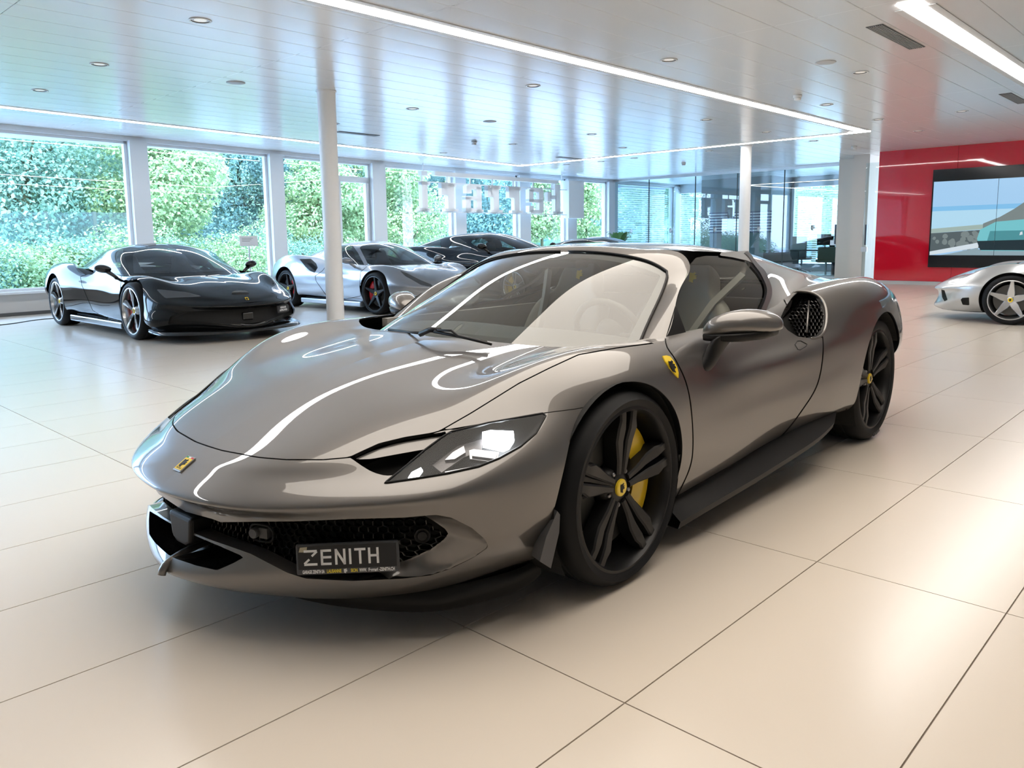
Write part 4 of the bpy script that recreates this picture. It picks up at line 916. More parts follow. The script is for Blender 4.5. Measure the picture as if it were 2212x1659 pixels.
    # ---------------- side skirts, wheel deflectors
    for s in (1,-1):
        E = curve3([tuple(MF.on(p,1,w_)) for p,w_ in (((1470,1128),.93),((1500,1110),.945),((1620,1040),.965),((1720,978),.985),((1775,940),1.0),((1803,912),.995))],30)
        I = curve3([(-.36,.845,.20),(-.8,.855,.215),(-1.2,.865,.235),(-1.45,.88,.265),(-1.72,.915,.285),(-1.98,.94,.28)],30)
        A2 = E-[0,.01,.03]; A3 = E*[1,.0,1]+[0,.7,-.01]
        V = []; F = []
        for row in (I,E,A2,A3): V += [(p[0],p[1]*s,p[2]) for p in row]
        for k in range(3): F += [(k*30+i,k*30+i+1,(k+1)*30+i+1,(k+1)*30+i) if s > 0 else (k*30+i,(k+1)*30+i,(k+1)*30+i+1,k*30+i+1) for i in range(29)]
        autosmooth(MB().add(V,F).obj('side_skirt',BLACKP,car),40)
        q = [tuple(MF.on(p,1,.93)) for p in ((1204,1104),(1210,1112),(1208,1150),(1190,1228),(1166,1213),(1180,1160))]
        V = [(p[0],p[1]*s,p[2]) for p in q]+[(p[0]-.02,(p[1]-.05)*s,p[2]) for p in q]; n = len(q)
        F = [tuple(range(n)),tuple(range(n,2*n))[::-1]]+[(i,(i+1)%n,n+(i+1)%n,n+i) for i in range(n)]
        MB().add(V,F).obj('wheel_deflector',GREYPL,car)
    # ---------------- headlamps
    gL,gDu = D['gLamp'],D['gDuct']
    LG = glassmat('lamp_glass',(.93,.95,.97),refl=.4,ior=1.45)
    cover = B.offset(.001).clip(np.where(front,gL+1.0,99)); covers = cover.sides('headlamp',LG,car)
    lpz = [h[0]+h[1]*.001 for h in loop3(D['LAMP'],dense=5) if h]
    for s in (1,-1): MB().tube([p*[1,s,1] for p in lpz+lpz[:1]],.0035,6).obj('headlamp_bezel',BLACKP,car,True)
    INN = mat('lamp_inside',(.012,.012,.013),rough=.5); INB = mat('lamp_reflector',(.45,.45,.47),rough=.25,metal=.9)
    LED = mat('headlight_led',(1,1,1),emit=(.93,.97,1.),estr=22.); DRL = mat('daytime_led',(1,1,1),emit=(.9,.96,1.),estr=7.)
    dd = np.clip(-gL/20.,0,1)**.7*.085
    bowl = Surf(B.V-B.N*dd[:,None]-np.array([.0,0,.0]),B.N,B.F).clip(np.where(front,gL-1.5,99))
    bt = bowl.tree()
    for s in (1,-1):
        par = covers[0] if s > 0 else covers[1]
        mir = lambda Sx: Sx if s > 0 else Sx.mirror()
        mir(bowl).obj('lamp_bowl',INN,par)
        def ppx(p,lift): h = MF.cast(tree,[p])[0]; return (h[0]-h[1]*lift)*np.array([1,s,1])
        def quad(name,P,m,lift,th=.02,n_=6):
            Q = [ppx(p,lift) for p in P]; ctr_ = np.mean(Q,axis=0); nn = np.cross(Q[1]-Q[0],Q[2]-Q[1]); nn /= np.linalg.norm(nn); nn = nn if nn[0] > 0 else -nn
            V = Q+[q-nn*th for q in Q]; k = len(Q); F = [tuple(range(k)),tuple(range(k,2*k))[::-1]]+[(i,(i+1)%k,k+(i+1)%k,k+i) for i in range(k)]
            ob = MB().add(V,F).obj(name,m,par); bm_ = bmesh.new(); bm_.from_mesh(ob.data); bmesh.ops.recalc_face_normals(bm_,faces=bm_.faces); bm_.to_mesh(ob.data); bm_.free(); return ob
        quad('main_beam',[(1042,922),(1060,918),(1112,920),(1114,940),(1104,955),(1090,960),(1044,950)],LED if s > 0 else LED,.028)
        quad('low_beam',[(1012,960),(1022,957),(1080,964),(1078,974),(1074,987),(1014,978)],INB,.03)
        quad('low_beam_lens',[(1018,963),(1076,968),(1071,982),(1019,975)],mat('lens_clear',(.5,.52,.55),rough=.08,metal=.6),.022,.008)
        quad('daytime_strip',[(880,1026),(888,1014),(908,1004),(912,1010),(900,1026)],DRL,.012,.006)
        quad('daytime_line',[(960,1014),(1040,1000),(1046,998),(1046,1001),(962,1018)],INB,.01,.006)
        quad('lamp_shelf',[(930,985),(985,945),(1042,930),(1040,955),(1000,968),(950,1000)],mat('lamp_shelf',(.16,.15,.15),rough=.3,metal=.5),.045,.01)
        quad('lamp_prism',[(958,978),(975,962),(1000,948),(1004,962),(980,976)],INB,.035,.01)
    lip('headlamp_rim',D['LAMP'],None,.014,BLACKP,both=True,n=2)
    lip('duct_wall',D['DUCT'],None,.05,BLACKG,both=True,n=3,curl=.02)
    db = B.offset(-.06).clip(np.where(front,gDu-6,99)); db.sides('duct_back',BLACKM,car)
    BL = [(762,987),(800,969),(850,953),(930,939),(958,936),(950,946),(928,963),(860,975),(800,986)]
    gB = sdpoly(px,BL); bl = B.offset(-.012).clip(np.where(front,gB,99)); bl.sides('duct_blade',PAINT,car)
    # ---------------- side intake
    MI = [(1718,633),(1723,630),(1751,632.5),(1770,642),(1781,659),(1785,686),(1781,712),(1773,725),(1751,731),(1738,729.5),(1721,712),(1711,692),(1708,668),(1711,647)]
    gMI = sdpoly(px,MI); rear = (x < -1.0)&(x > -2.4)
    dm = .012+.06*np.clip((1782-px[:,0])/73.,0,1)
    ti = np.clip(-gIn,0,None)/(np.clip(-gIn,0,None)+np.clip(gMI,0,None)+1e-6); dpt = dm*ti**.8
    ramp = disp(dpt).clip(np.where(rear,np.maximum(gIn,-gMI),99)); ramp.sides('intake_ramp',PAINT,car)
    ib = Surf(B.V-B.N*(dm+.03)[:,None],B.N,B.F).clip(np.where((x < -1.0)&(x > -2.4),gMI-3,99)); ib.sides('intake_back',BLACKM,car)
    im = Surf(B.V-B.N*dm[:,None],B.N,B.F).clip(np.where((x < -1.0)&(x > -2.4),gMI-30,99)); imt = im.tree()
    def pxpt(a,b):
        h = MF.cast(imt,[(a,b)])[0]
        return None if h is None else (h[0],h[1] if h[1][1] > 0 else -h[1])
    hx = hexmesh((1700,626),(1792,736),8.6,.75,pxpt,lambda a,b: sdpoly(np.array([[a,b]]),MI)[0] < 3.5,1.)
    hx.obj('intake_mesh',BLACKG,car); MB().add([(v[0],-v[1],v[2]) for v in hx.V],[f[::-1] for f in hx.F]).obj('intake_mesh',BLACKG,car)
    RIM = [(1716,632),(1723,630),(1751,632.5),(1770,642),(1781,659),(1785,686),(1781,712),(1773,725),(1751,731)]
    r3 = [h[0]+h[1]*.002 for h in MF.cast(tree,RIM) if h]; r3 = curve3(r3,40)
    for s in (1,-1): MB().tube([p*[1,s,1] for p in r3],[.004+.006*math.sin(PI*k/39) for k in range(40)],8).obj('intake_rim',PAINT,car,True)
    lip('intake_wall',D['INTAKE'],(0,-1,0),.022,BLACKP,keep=lambda p: True,n=2)
    v3 = [h[0] for h in MF.cast(imt,[(1743,650),(1741,680),(1738,718)]) if h]
    for s in (1,-1): MB().tube([p*[1,s,1]+[0,.01*s,0] for p in v3],.005,6).obj('intake_vane',PAINT,car,True)
    # ---------------- badges
    h1,h2 = MF.cast(tree,[(405,1005)])[0],MF.cast(tree,[(420,989),(390,1021.5)])
    up = h2[0][0]-h2[1][0]; c = np.array([h1[0][0],0,h1[0][2]]); up[1] = 0; L = np.linalg.norm(up); Mb = frame(c+[.003,0,.003],(0,1,0),up)
    o = MB().box((-.0235,-L/2,-.003),(.0235,L/2,.002)).obj('nose_badge',CHROME,car); o.data.transform(Mb); bevel(o,.002,2)
    p = MB().box((-.0205,-L/2+.006,.002),(.0205,L/2-.010,.0028)).obj('badge_face',BADGEY,o); p.data.transform(Mb)
    horse('badge_horse',Mb@Matrix.Translation((0,.0,.003)),.034,INK,o)
    for tt,mm in enumerate(((.0,.25,.06),(.8,.8,.8),(.6,.02,.02))):
        q = MB().box((-.0205+.0137*tt,L/2-.009,.002),(-.0205+.0137*(tt+1),L/2-.004,.0028)).obj('badge_stripe',mat('stripe%d'%tt,mm,rough=.4),o); q.data.transform(Mb)
    t = text('badge_text','Ferrari',.011,INK,o,mw=Mb@Matrix.Translation((0,-L/2+.012,.0028)),depth=.0004)
    SH = [(1430,770),(1438,769),(1446,771),(1455,782),(1461,794),(1464,806),(1463.5,817),(1455,808),(1445,796),(1436,782)]
    for s in (1,-1):
        hh_ = [h for h in MF.cast(tree,SH) if h]; V = [(h[0]+h[1]*.004)*[1,s,1] for h in hh_]; V2 = [(h[0]-h[1]*.001)*[1,s,1] for h in hh_]; n = len(V)
        F = [tuple(range(n)),tuple(range(n,2*n))[::-1]]+[(i,(i+1)%n,n+(i+1)%n,n+i) for i in range(n)]
        sh = MB().add(V+V2,F).obj('fender_shield',BADGEY,car)
        hc = MF.cast(tree,[(1451,793),(1441,772),(1455,806)]); cc_ = (hc[0][0]+hc[0][1]*.006)*[1,s,1]; upv = (hc[1][0]-hc[2][0])*[1,s,1]; nn = hc[0][1]*[1,s,1]
        horse('shield_horse',frame(cc_,np.cross(upv,nn),upv),.05,INK,sh,flip=s < 0)
    # door handle flap: a shallow pentagonal outline
    HP = [(1717,745),(1722,737),(1729,736.5),(1743,744),(1741,748),(1728,756),(1723,755)]
    for s in (1,-1):
        hh_ = [h for h in loop3(HP,dense=3) if h]; MB().tube([(h[0]+h[1]*.001)*[1,s,1] for h in hh_+hh_[:1]],.0022,5).obj('door_handle',BLACKP,car)
    # ---------------- mirrors
    for s in (1,-1):
        Y = lambda p: (p[0]-.05-(p[1]-.84)*.10,(.84+(p[1]-.84)*1.12)*s,.80+(p[2]-.80)*1.12)
        secs = []
        for (yy,cx_,cz,a,hu,hd) in ((.865,-.60,.808,.035,.022,.018),(.895,-.605,.822,.075,.045,.03),(.94,-.62,.834,.10,.056,.034),(1.0,-.645,.843,.112,.057,.034),(1.05,-.665,.845,.105,.049,.030),(1.09,-.685,.842,.075,.034,.022),(1.105,-.69,.838,.03,.014,.010)):
            ring = []
            for k in range(24):
                th = 2*PI*k/24; cs,sn = math.cos(th),math.sin(th)
                rx = a*(math.copysign(abs(cs)**.8,cs)); rz = (hu if sn > 0 else hd)*math.copysign(abs(sn)**.8,sn)
                ring.append((cx_+rx*(1. if rx > 0 else .62),yy,cz+rz))
            secs.append(ring)
        V = [Y(p) for r in secs for p in r]; n = 24
        F = [(i*n+k,i*n+(k+1)%n,(i+1)*n+(k+1)%n,(i+1)*n+k) for i in range(len(secs)-1) for k in range(n)]+[tuple(range(n))[::-1],tuple(range((len(secs)-1)*n,len(secs)*n))]
        if s > 0: F = [f[::-1] for f in F]
        mi = MB().add(V,F).obj('wing_mirror',PAINT,car,True); md = mi.modifiers.new('s','SUBSURF'); md.levels = md.render_levels = 1
        arm = MB()
        secs = [((-.46,.83,.64),.075,.04),((-.49,.87,.655),.068,.045),((-.525,.905,.70),.055,.035),((-.56,.92,.755),.06,.028),((-.60,.935,.80),.085,.032),((-.62,.96,.815),.10,.03)]
        V = []
        for (p,a,b) in secs:
            for k in range(12):
                th = 2*PI*k/12; V.append(Y((p[0]+a*math.cos(th),p[1]+b*math.sin(th),p[2]+b*.3*math.sin(th))))
        F = [(i*12+k,i*12+(k+1)%12,(i+1)*12+(k+1)%12,(i+1)*12+k) for i in range(len(secs)-1) for k in range(12)]+[tuple(range(12))[::-1],tuple(range(60,72))]
        if s > 0: F = [f[::-1] for f in F]
        ar = MB().add(V,F).obj('mirror_arm',BLACKP,mi,True); md = ar.modifiers.new('s','SUBSURF'); md.levels = md.render_levels = 1
        base = []; 
        for (yy,cx_,cz,a,hu) in ((.885,-.605,.806,.07,.012),(.94,-.62,.808,.095,.016),(1.0,-.64,.812,.105,.016),(1.05,-.66,.818,.09,.014),(1.08,-.68,.824,.05,.008)):
            base.append([(cx_+a*math.cos(2*PI*k/16),yy,cz+hu*math.sin(2*PI*k/16)-(.012 if math.sin(2*PI*k/16) < 0 else 0)) for k in range(16)])
        V = [Y(p) for r in base for p in r]; F = [(i*16+k,i*16+(k+1)%16,(i+1)*16+(k+1)%16,(i+1)*16+k) for i in range(4) for k in range(16)]+[tuple(range(16))[::-1],tuple(range(64,80))]
        if s > 0: F = [f[::-1] for f in F]
        MB().add(V,F).obj('mirror_base',BLACKP,mi,True)
        g = MB().prism([(.91,.80),(1.07,.815),(1.085,.84),(1.05,.875),(.95,.868),(.905,.835)],-.722,-.718,ax=0)
        g.V = [Y(v) for v in g.V]; g.obj('mirror_glass',mat('mirror_glass',(.8,.82,.85),rough=.02,metal=1.),mi)
    # ---------------- wipers
    MB().tube([MF.on(p,1,w_) for p,w_ in (((938,716),.12),((1000,728),.24),((1050,740),.35))],.007,6).tube([MF.on(p,1,w_) for p,w_ in (((908,722),.02),((930,712),.08),((950,714),.14))],.012,6).tube([MF.on(p,1,w_) for p,w_ in (((840,712),-.35),((880,717),-.2),((920,720),.05))],.006,6).obj('wiper',BLACKP,car,True)
    MB().tube([MF.on(p,1,w_) for p,w_ in (((945,713),.14),((975,714),.2),((990,726),.24),((1040,738),.36),((1062,744),.40))],.005,6).obj('wiper',BLACKP,car,True)
    # ---------------- cabin
    DASH = mat('dash_leather',(.045,.042,.04),rough=.55); SEAT = mat('seat_leather',(.24,.225,.205),rough=.5); TRIM = mat('cabin_trim',(.24,.23,.215),rough=.5)
    d = gridsurf([[(-.06,0,.775),(-.10,.35,.77),(-.22,.60,.752),(-.34,.70,.735)],[(-.35,0,.80),(-.36,.35,.80),(-.40,.60,.785),(-.45,.74,.765)],[(-.55,0,.77),(-.56,.35,.775),(-.58,.60,.76),(-.60,.77,.745)],[(-.60,0,.55),(-.62,.35,.58),(-.64,.60,.55),(-.65,.78,.5)]],24,18)
    Surf.grid(d).both('dashboard',DASH,car)
    tub = MB().box((-1.62,-.76,.22),(-.1,.76,.26)).box((-1.62,-.68,.22),(-1.55,.68,.88)).box((-.2,-.75,.22),(-.15,.75,.74)); tub.obj('cabin_floor',DASH,car)
    for s in (1,-1): box('door_card',(-1.55,s*.76-.02,.3),(-.35,s*.76+.02,.80),TRIM,car)
    bevel(box('centre_console',(-1.35,-.12,.26),(-.6,.12,.56),DASH,car),.03,3)
    for s in (1,-1):
        c_ = .36*s; sec = []
        prof = [(-.72,.36,.24,.0),(-.80,.42,.25,.04),(-1.02,.40,.25,.05),(-1.18,.42,.25,.05),(-1.26,.55,.26,.06),(-1.34,.72,.25,.06),(-1.40,.84,.22,.04),(-1.42,.88,.13,.02),(-1.44,.95,.13,.02),(-1.46,1.03,.12,.0),(-1.48,1.06,.09,0)]
        V = []
        for (xx,zz,hw_,b_) in prof:
            for k in range(9):
                u = -1+2*k/8; V.append((xx+b_*abs(u)**3,c_+hw_*u,zz+b_*.7*abs(u)**3))
        F = [(i*9+k,i*9+k+1,(i+1)*9+k+1,(i+1)*9+k) for i in range(len(prof)-1) for k in range(8)]
        st_o = MB().add(V,F).obj('seat',SEAT,car,True); md = st_o.modifiers.new('t','SOLIDIFY'); md.thickness = .09; md.offset = -1; md = st_o.modifiers.new('s','SUBSURF'); md.levels = md.render_levels = 2
        horse('seat_emblem',frame((-1.447+.012,c_+.022,.985),(0,1,0),(-.25,0,.95)),.055,BADGEY,st_o,.004)
        MB().tube([(-1.50,c_+.26*s,1.0),(-1.36,c_+.17*s,.86),(-1.2,c_+.1*s,.66),(-1.08,c_-.1*s,.50)],[.022]*4,4).obj('seat_belt',TRIM,st_o)
    sw = MB(); ring = [(0,.175*math.cos(a),.165*math.sin(a)) for a in np.linspace(0,2*PI,33)]; sw.tube(ring,.016,8).tube([(0,-.17,0),(0,.17,0)],.014,6).tube([(0,0,0),(0,0,-.16)],.014,6).lathe([(0,.03),(.06,.02),(.07,-.02)],20,ax=0)
    o = sw.obj('steering_wheel',DASH,car,True); o.location = (-.72,.36,.76); o.rotation_euler = (0,math.radians(22),0)
    o = MB().box((-.075,-.035,-.02),(.03,.20,.02)).obj('rear_view_mirror',BLACKP,car); o.location = (-.82,-.08,1.07); bevel(o,.01,2)
    # ---------------- wheels
    RIMB = mat('rim_satin_black',(.009,.009,.010),rough=.36,spec=.4)
    for s in (1,-1):
        wheel(car,(0,.822*s,.34),s > 0,.34,.280,.245,'twin',RIMB,YEL,phase=93,n=96)
        wheel(car,(-2.571,.80*s,.36),s > 0,.36,.283,.305,'twin',RIMB,YEL,phase=83,front=False,n=96,letters=(('BRIDGESTONE',165),('POTENZA',-85)))
# ================================================================ the other cars
CANOPY = [
 [(.03,0,.785),(-.04,.42,.775),(-.34,.745,.745),(-.8,.80,.795),(-1.25,.80,.825),(-1.80,.76,.87),(-2.45,.55,.90),(-2.85,0,.91)],
 [(-.28,0,.925),(-.33,.40,.91),(-.52,.69,.86),(-.88,.755,.912),(-1.28,.755,.935),(-1.80,.69,.955),(-2.30,.44,.98),(-2.5,0,.99)],
 [(-.58,0,1.045),(-.62,.36,1.03),(-.73,.625,.965),(-.98,.69,1.015),(-1.30,.69,1.035),(-1.70,.62,1.045),(-2.02,.37,1.06),(-2.12,0,1.068)],
 [(-.86,0,1.13),(-.87,.30,1.12),(-.90,.54,1.07),(-1.08,.585,1.10),(-1.30,.58,1.115),(-1.55,.53,1.115),(-1.76,.3,1.123),(-1.82,0,1.125)],
 [(-1.10,0,1.175),(-1.11,.13,1.172),(-1.14,.27,1.158),(-1.2,.31,1.158),(-1.28,.31,1.162),(-1.38,.27,1.157),(-1.45,.13,1.158),(-1.48,0,1.158)],
 [(-1.26,0,1.185),(-1.26,.005,1.185),(-1.262,.01,1.185),(-1.27,.012,1.185),(-1.28,.012,1.185),(-1.285,.01,1.185),(-1.29,.005,1.185),(-1.29,0,1.185)]]
CABIN = mat('cabin_black',(.02,.02,.021),rough=.6)
TINT = glassmat('tinted_glass',(.42,.47,.46),refl=1.2,ior=1.5)
def other_car(name, label, F, side, paint, spec):
    nose,wb,tail,hw,belt,roof = (spec[k] for k in ('nose','wb','tail','hw','belt','roof'))
    car = empty(name,F.P,F.ang,label,'car'); cx0 = spec.get('cab',0.); cxs = spec.get('cabs',1.)
    def wx(x): return x*nose/1.172 if x > 0 else x*wb/2.571 if x > -2.571 else -wb+(x+2.571)*tail/.86
    def wz(z): return z*belt/.82 if z <= .82 else belt+(z-.82)*(roof-belt)/(1.185-.82)
    zr = spec.get('haunch',1.)
    bump = spec.get('bump',lambda p: p)
    Bg = [[bump((wx(x),y*hw/.997,z*belt/.82*(1 if z < .82 else (1+(zr-1)*(z-.82)/.13)))) for (x,y,z) in row] for row in BODY]
    Cg = [[(wx(x*cxs+cx0),y*hw/.997*spec.get('cabw',1.),wz(z)) for (x,y,z) in row] for row in CANOPY]
    B = Surf.grid(gridsurf(Bg,spec.get('nu',240),spec.get('nv',100))); K = Surf.grid(gridsurf(Cg,150,70))
    pb = F.proj(B.V*[1,side,1]); pk = F.proj(K.V*[1,side,1]); x,y,z = B.V.T
    R = spec['wheel']['R']; ar = spec.get('arch',R+.035)
    arch = np.minimum(np.hypot(x,z-R)-ar,np.hypot(x+wb,z-R-.01)-ar-.012)
    holes = np.where(y > .5,-arch,-9)*400
    for (nm,P,m,dep,xr) in spec.get('open',()):
        g = sdpoly(pb,P); ok = (x > xr[0])&(x < xr[1]); holes = np.maximum(holes,np.where(ok,-g,-999.))
        inner = Surf(B.V-B.N*(dep*np.clip(-g/5.,0,1))[:,None],B.N,B.F).clip(np.where(ok,g-.3,99.))
        if nm in ('front_grille','front_opening'): inner.both(nm,m,car)
        else: inner.sides(nm,m,car)
    dp = spec.get('door')
    if dp is not None:
        gd = np.where((x < -.15)&(x > -2.3),sdpoly(pb,dp),999.)
        B.clip(np.maximum(holes,gd+.5)).sides('door',paint,car); holes = np.maximum(holes,.5-gd)
    hd = spec.get('hood')
    if hd is not None:
        gd = np.where(x > -.4,sdpoly(pb,hd),999.)
        B.clip(np.maximum(holes,gd+.4)).both('hood',paint,car); holes = np.maximum(holes,.4-gd)
    B.clip(holes).both('body_shell',paint,car)
    bk = B.clip(np.where(y > .5,-arch,-9)*400); bk.offset(-.06).both('inner_panel',BLACKM,car)
    hk = np.full(len(K.V),-999.)
    for (nm,P,xr) in spec['glass']:
        g = sdpoly(pk,P); ok = (K.V[:,0] > xr[0])&(K.V[:,0] < xr[1]); g = np.where(ok,g,999.)
        hk = np.maximum(hk,-g)
        s = K.clip(g+.3); (s.both(nm,TINT,car) if nm in ('windshield','rear_window') else s.sides(nm,TINT,car))
    K.clip(hk).both('roof',spec.get('roof_mat',paint),car)
    # deck behind the cabin and floor
    D_ = gridsurf([[(-wb*.6,.74,belt*1.02),(-wb-.2,.72,belt*1.06*zr),(-wb-tail+.1,.6,belt*1.02)],[(-wb*.6,.35,belt*1.04),(-wb-.2,.35,belt*1.06*zr),(-wb-tail+.06,.3,belt*1.02)],[(-wb*.6,0,belt*1.04),(-wb-.2,0,belt*1.06*zr),(-wb-tail+.05,0,belt*1.02)]],20,14)
    Surf.grid(D_,flip=True).both('rear_deck',paint,car)
    MB().prism([(nose*.78,.35),(nose*.55,.5),(.42,.52),(-.42,.52),(-.44,hw*.84),(-wb+.46,hw*.84),(-wb+.44,.5),(-wb-tail+.15,.5),(-wb-tail+.15,-.5),(-wb+.44,-.5),(-wb+.46,-hw*.84),(-.44,-hw*.84),(-.42,-.52),(.42,-.52),(nose*.55,-.5),(nose*.78,-.35)],.12,.20).obj('underbody',BLACKM,car)
    for cx_ in (0,-wb):
        for s in (1,-1):
            V = []
            for k in range(31):
                a = -PI*.15+PI*1.3*k/30
                for yy in (hw-.15,.5): V.append((cx_+(ar+.004)*math.cos(a),s*yy,R+(ar+.004)*math.sin(a)))
            MB().add(V,[(2*k,2*k+1,2*k+3,2*k+2) for k in range(30)]+[tuple(2*k+1 for k in range(31))]).obj('wheel_well',BLACKM,car)
    box('cabin_floor',(-wb*.68,-hw*.72,.2),(-.12,hw*.72,.26),CABIN,car); bevel(box('dashboard',(-.62,-hw*.74,.4),(-.22,hw*.74,belt*.96),CABIN,car),.06,3)
    for s in (1,-1):
        sc_ = empty_seat(car,(wx(-1.1*cxs+cx0),.36*s,.30),(roof-.30)/.88,spec.get('seat',CABIN))
    w = spec['wheel']
    for s in (1,-1):
        for fx,fr in ((0,True),(-wb,False)):
            wheel(car,(fx,s*(hw-.035-w['w']/2),R),s > 0,R,w['rim'],w['w'],w['style'],w['mat'],w['cal'],phase=w.get('phase',90),front=fr,n=44,bolt=w.get('bolt',False),sw=w.get('sw',1.))
    for s in (1,-1):
        mx,my,mz = spec['mirror']; mm = spec.get('mirror_mat',BLACKG); V = []
        for (t,a,h) in ((0,.03,.02),(.25,.07,.05),(.5,.085,.06),(.8,.07,.05),(1,.02,.015)):
            for k in range(12): th = 2*PI*k/12; V.append((mx+a*math.cos(th)*(1 if math.cos(th) > 0 else .6)-.04*t,s*(my+.20*t),mz+.02*t+h*math.sin(th)))
        Fc = [(i*12+k,i*12+(k+1)%12,(i+1)*12+(k+1)%12,(i+1)*12+k) for i in range(4) for k in range(12)]+[tuple(range(12))[::-1],tuple(range(48,60))]
        if s > 0: Fc = [f[::-1] for f in Fc]
        o = MB().add(V,Fc).obj('wing_mirror',mm,car,True); md = o.modifiers.new('s','SUBSURF'); md.levels = md.render_levels = 1
        MB().tube([(mx+.02,s*(my-.09),mz-.16),(mx+.01,s*(my-.03),mz-.09),(mx,s*(my+.06),mz-.02)],[.03,.022,.03],8).obj('mirror_arm',spec.get('arm_mat',BLACKG),o,True)
    if 'splitter' in spec:
        sp = spec['splitter']; e = curve3(sp,30); n = 30
        V = [tuple(p) for p in e]+[(p[0]-.02,p[1],p[2]+.035) for p in e]+[(p[0]-.30,p[1]*.75,p[2]+.03) for p in e]
        Fc = [(k*n+i,k*n+i+1,(k+1)*n+i+1,(k+1)*n+i) for k in range(2) for i in range(n-1)]
        MB().add(V,Fc).add([(a,-b,c) for a,b,c in V],[f[::-1] for f in Fc]).obj('front_splitter',BLACKG,car,True)
    ty = hw-.13
    for s in (1,-1): bevel(box('side_sill',(-wb+.42,s*ty-.06,.10),(-.42,s*ty+.05,.19),spec.get('sill',BLACKG),car),.02,2)
    tree = B.join(B.mirror()).tree()
    bd = F.cast(tree,[spec['badge']])[0] if 'badge' in spec else None
    if bd is not None:
        c = np.array([bd[0][0]+.004,0,bd[0][2]]); o = MB().box((-.02,-.028,-.002),(.02,.028,.003)).obj('nose_badge',BADGEY,car); M_ = frame(c,(0,1,0),(-.7,0,.7)); o.data.transform(M_)
        horse('badge_horse',M_@Matrix.Translation((0,0,.0035)),.04,INK,o)
    return car,F,tree
def empty_seat(car, p, k, m):
    prof = [(.32,.0,.22),(.30,.08,.23),(.02,.10,.23),(-.08,.14,.23),(-.16,.32,.23),(-.24,.50,.20),(-.27,.56,.12),(-.29,.66,.12),(-.31,.72,.09)]
    V = [(p[0]+a,p[1]+w*(-1+2*j/4),p[2]+z*k) for a,z,w in prof for j in range(5)]
    o = MB().add(V,[(i*5+j,i*5+j+1,(i+1)*5+j+1,(i+1)*5+j) for i in range(len(prof)-1) for j in range(4)]).obj('seat',m,car,True); md = o.modifiers.new('t','SOLIDIFY'); md.thickness = .10; md = o.modifiers.new('s','SUBSURF'); md.levels = md.render_levels = 1
    return o
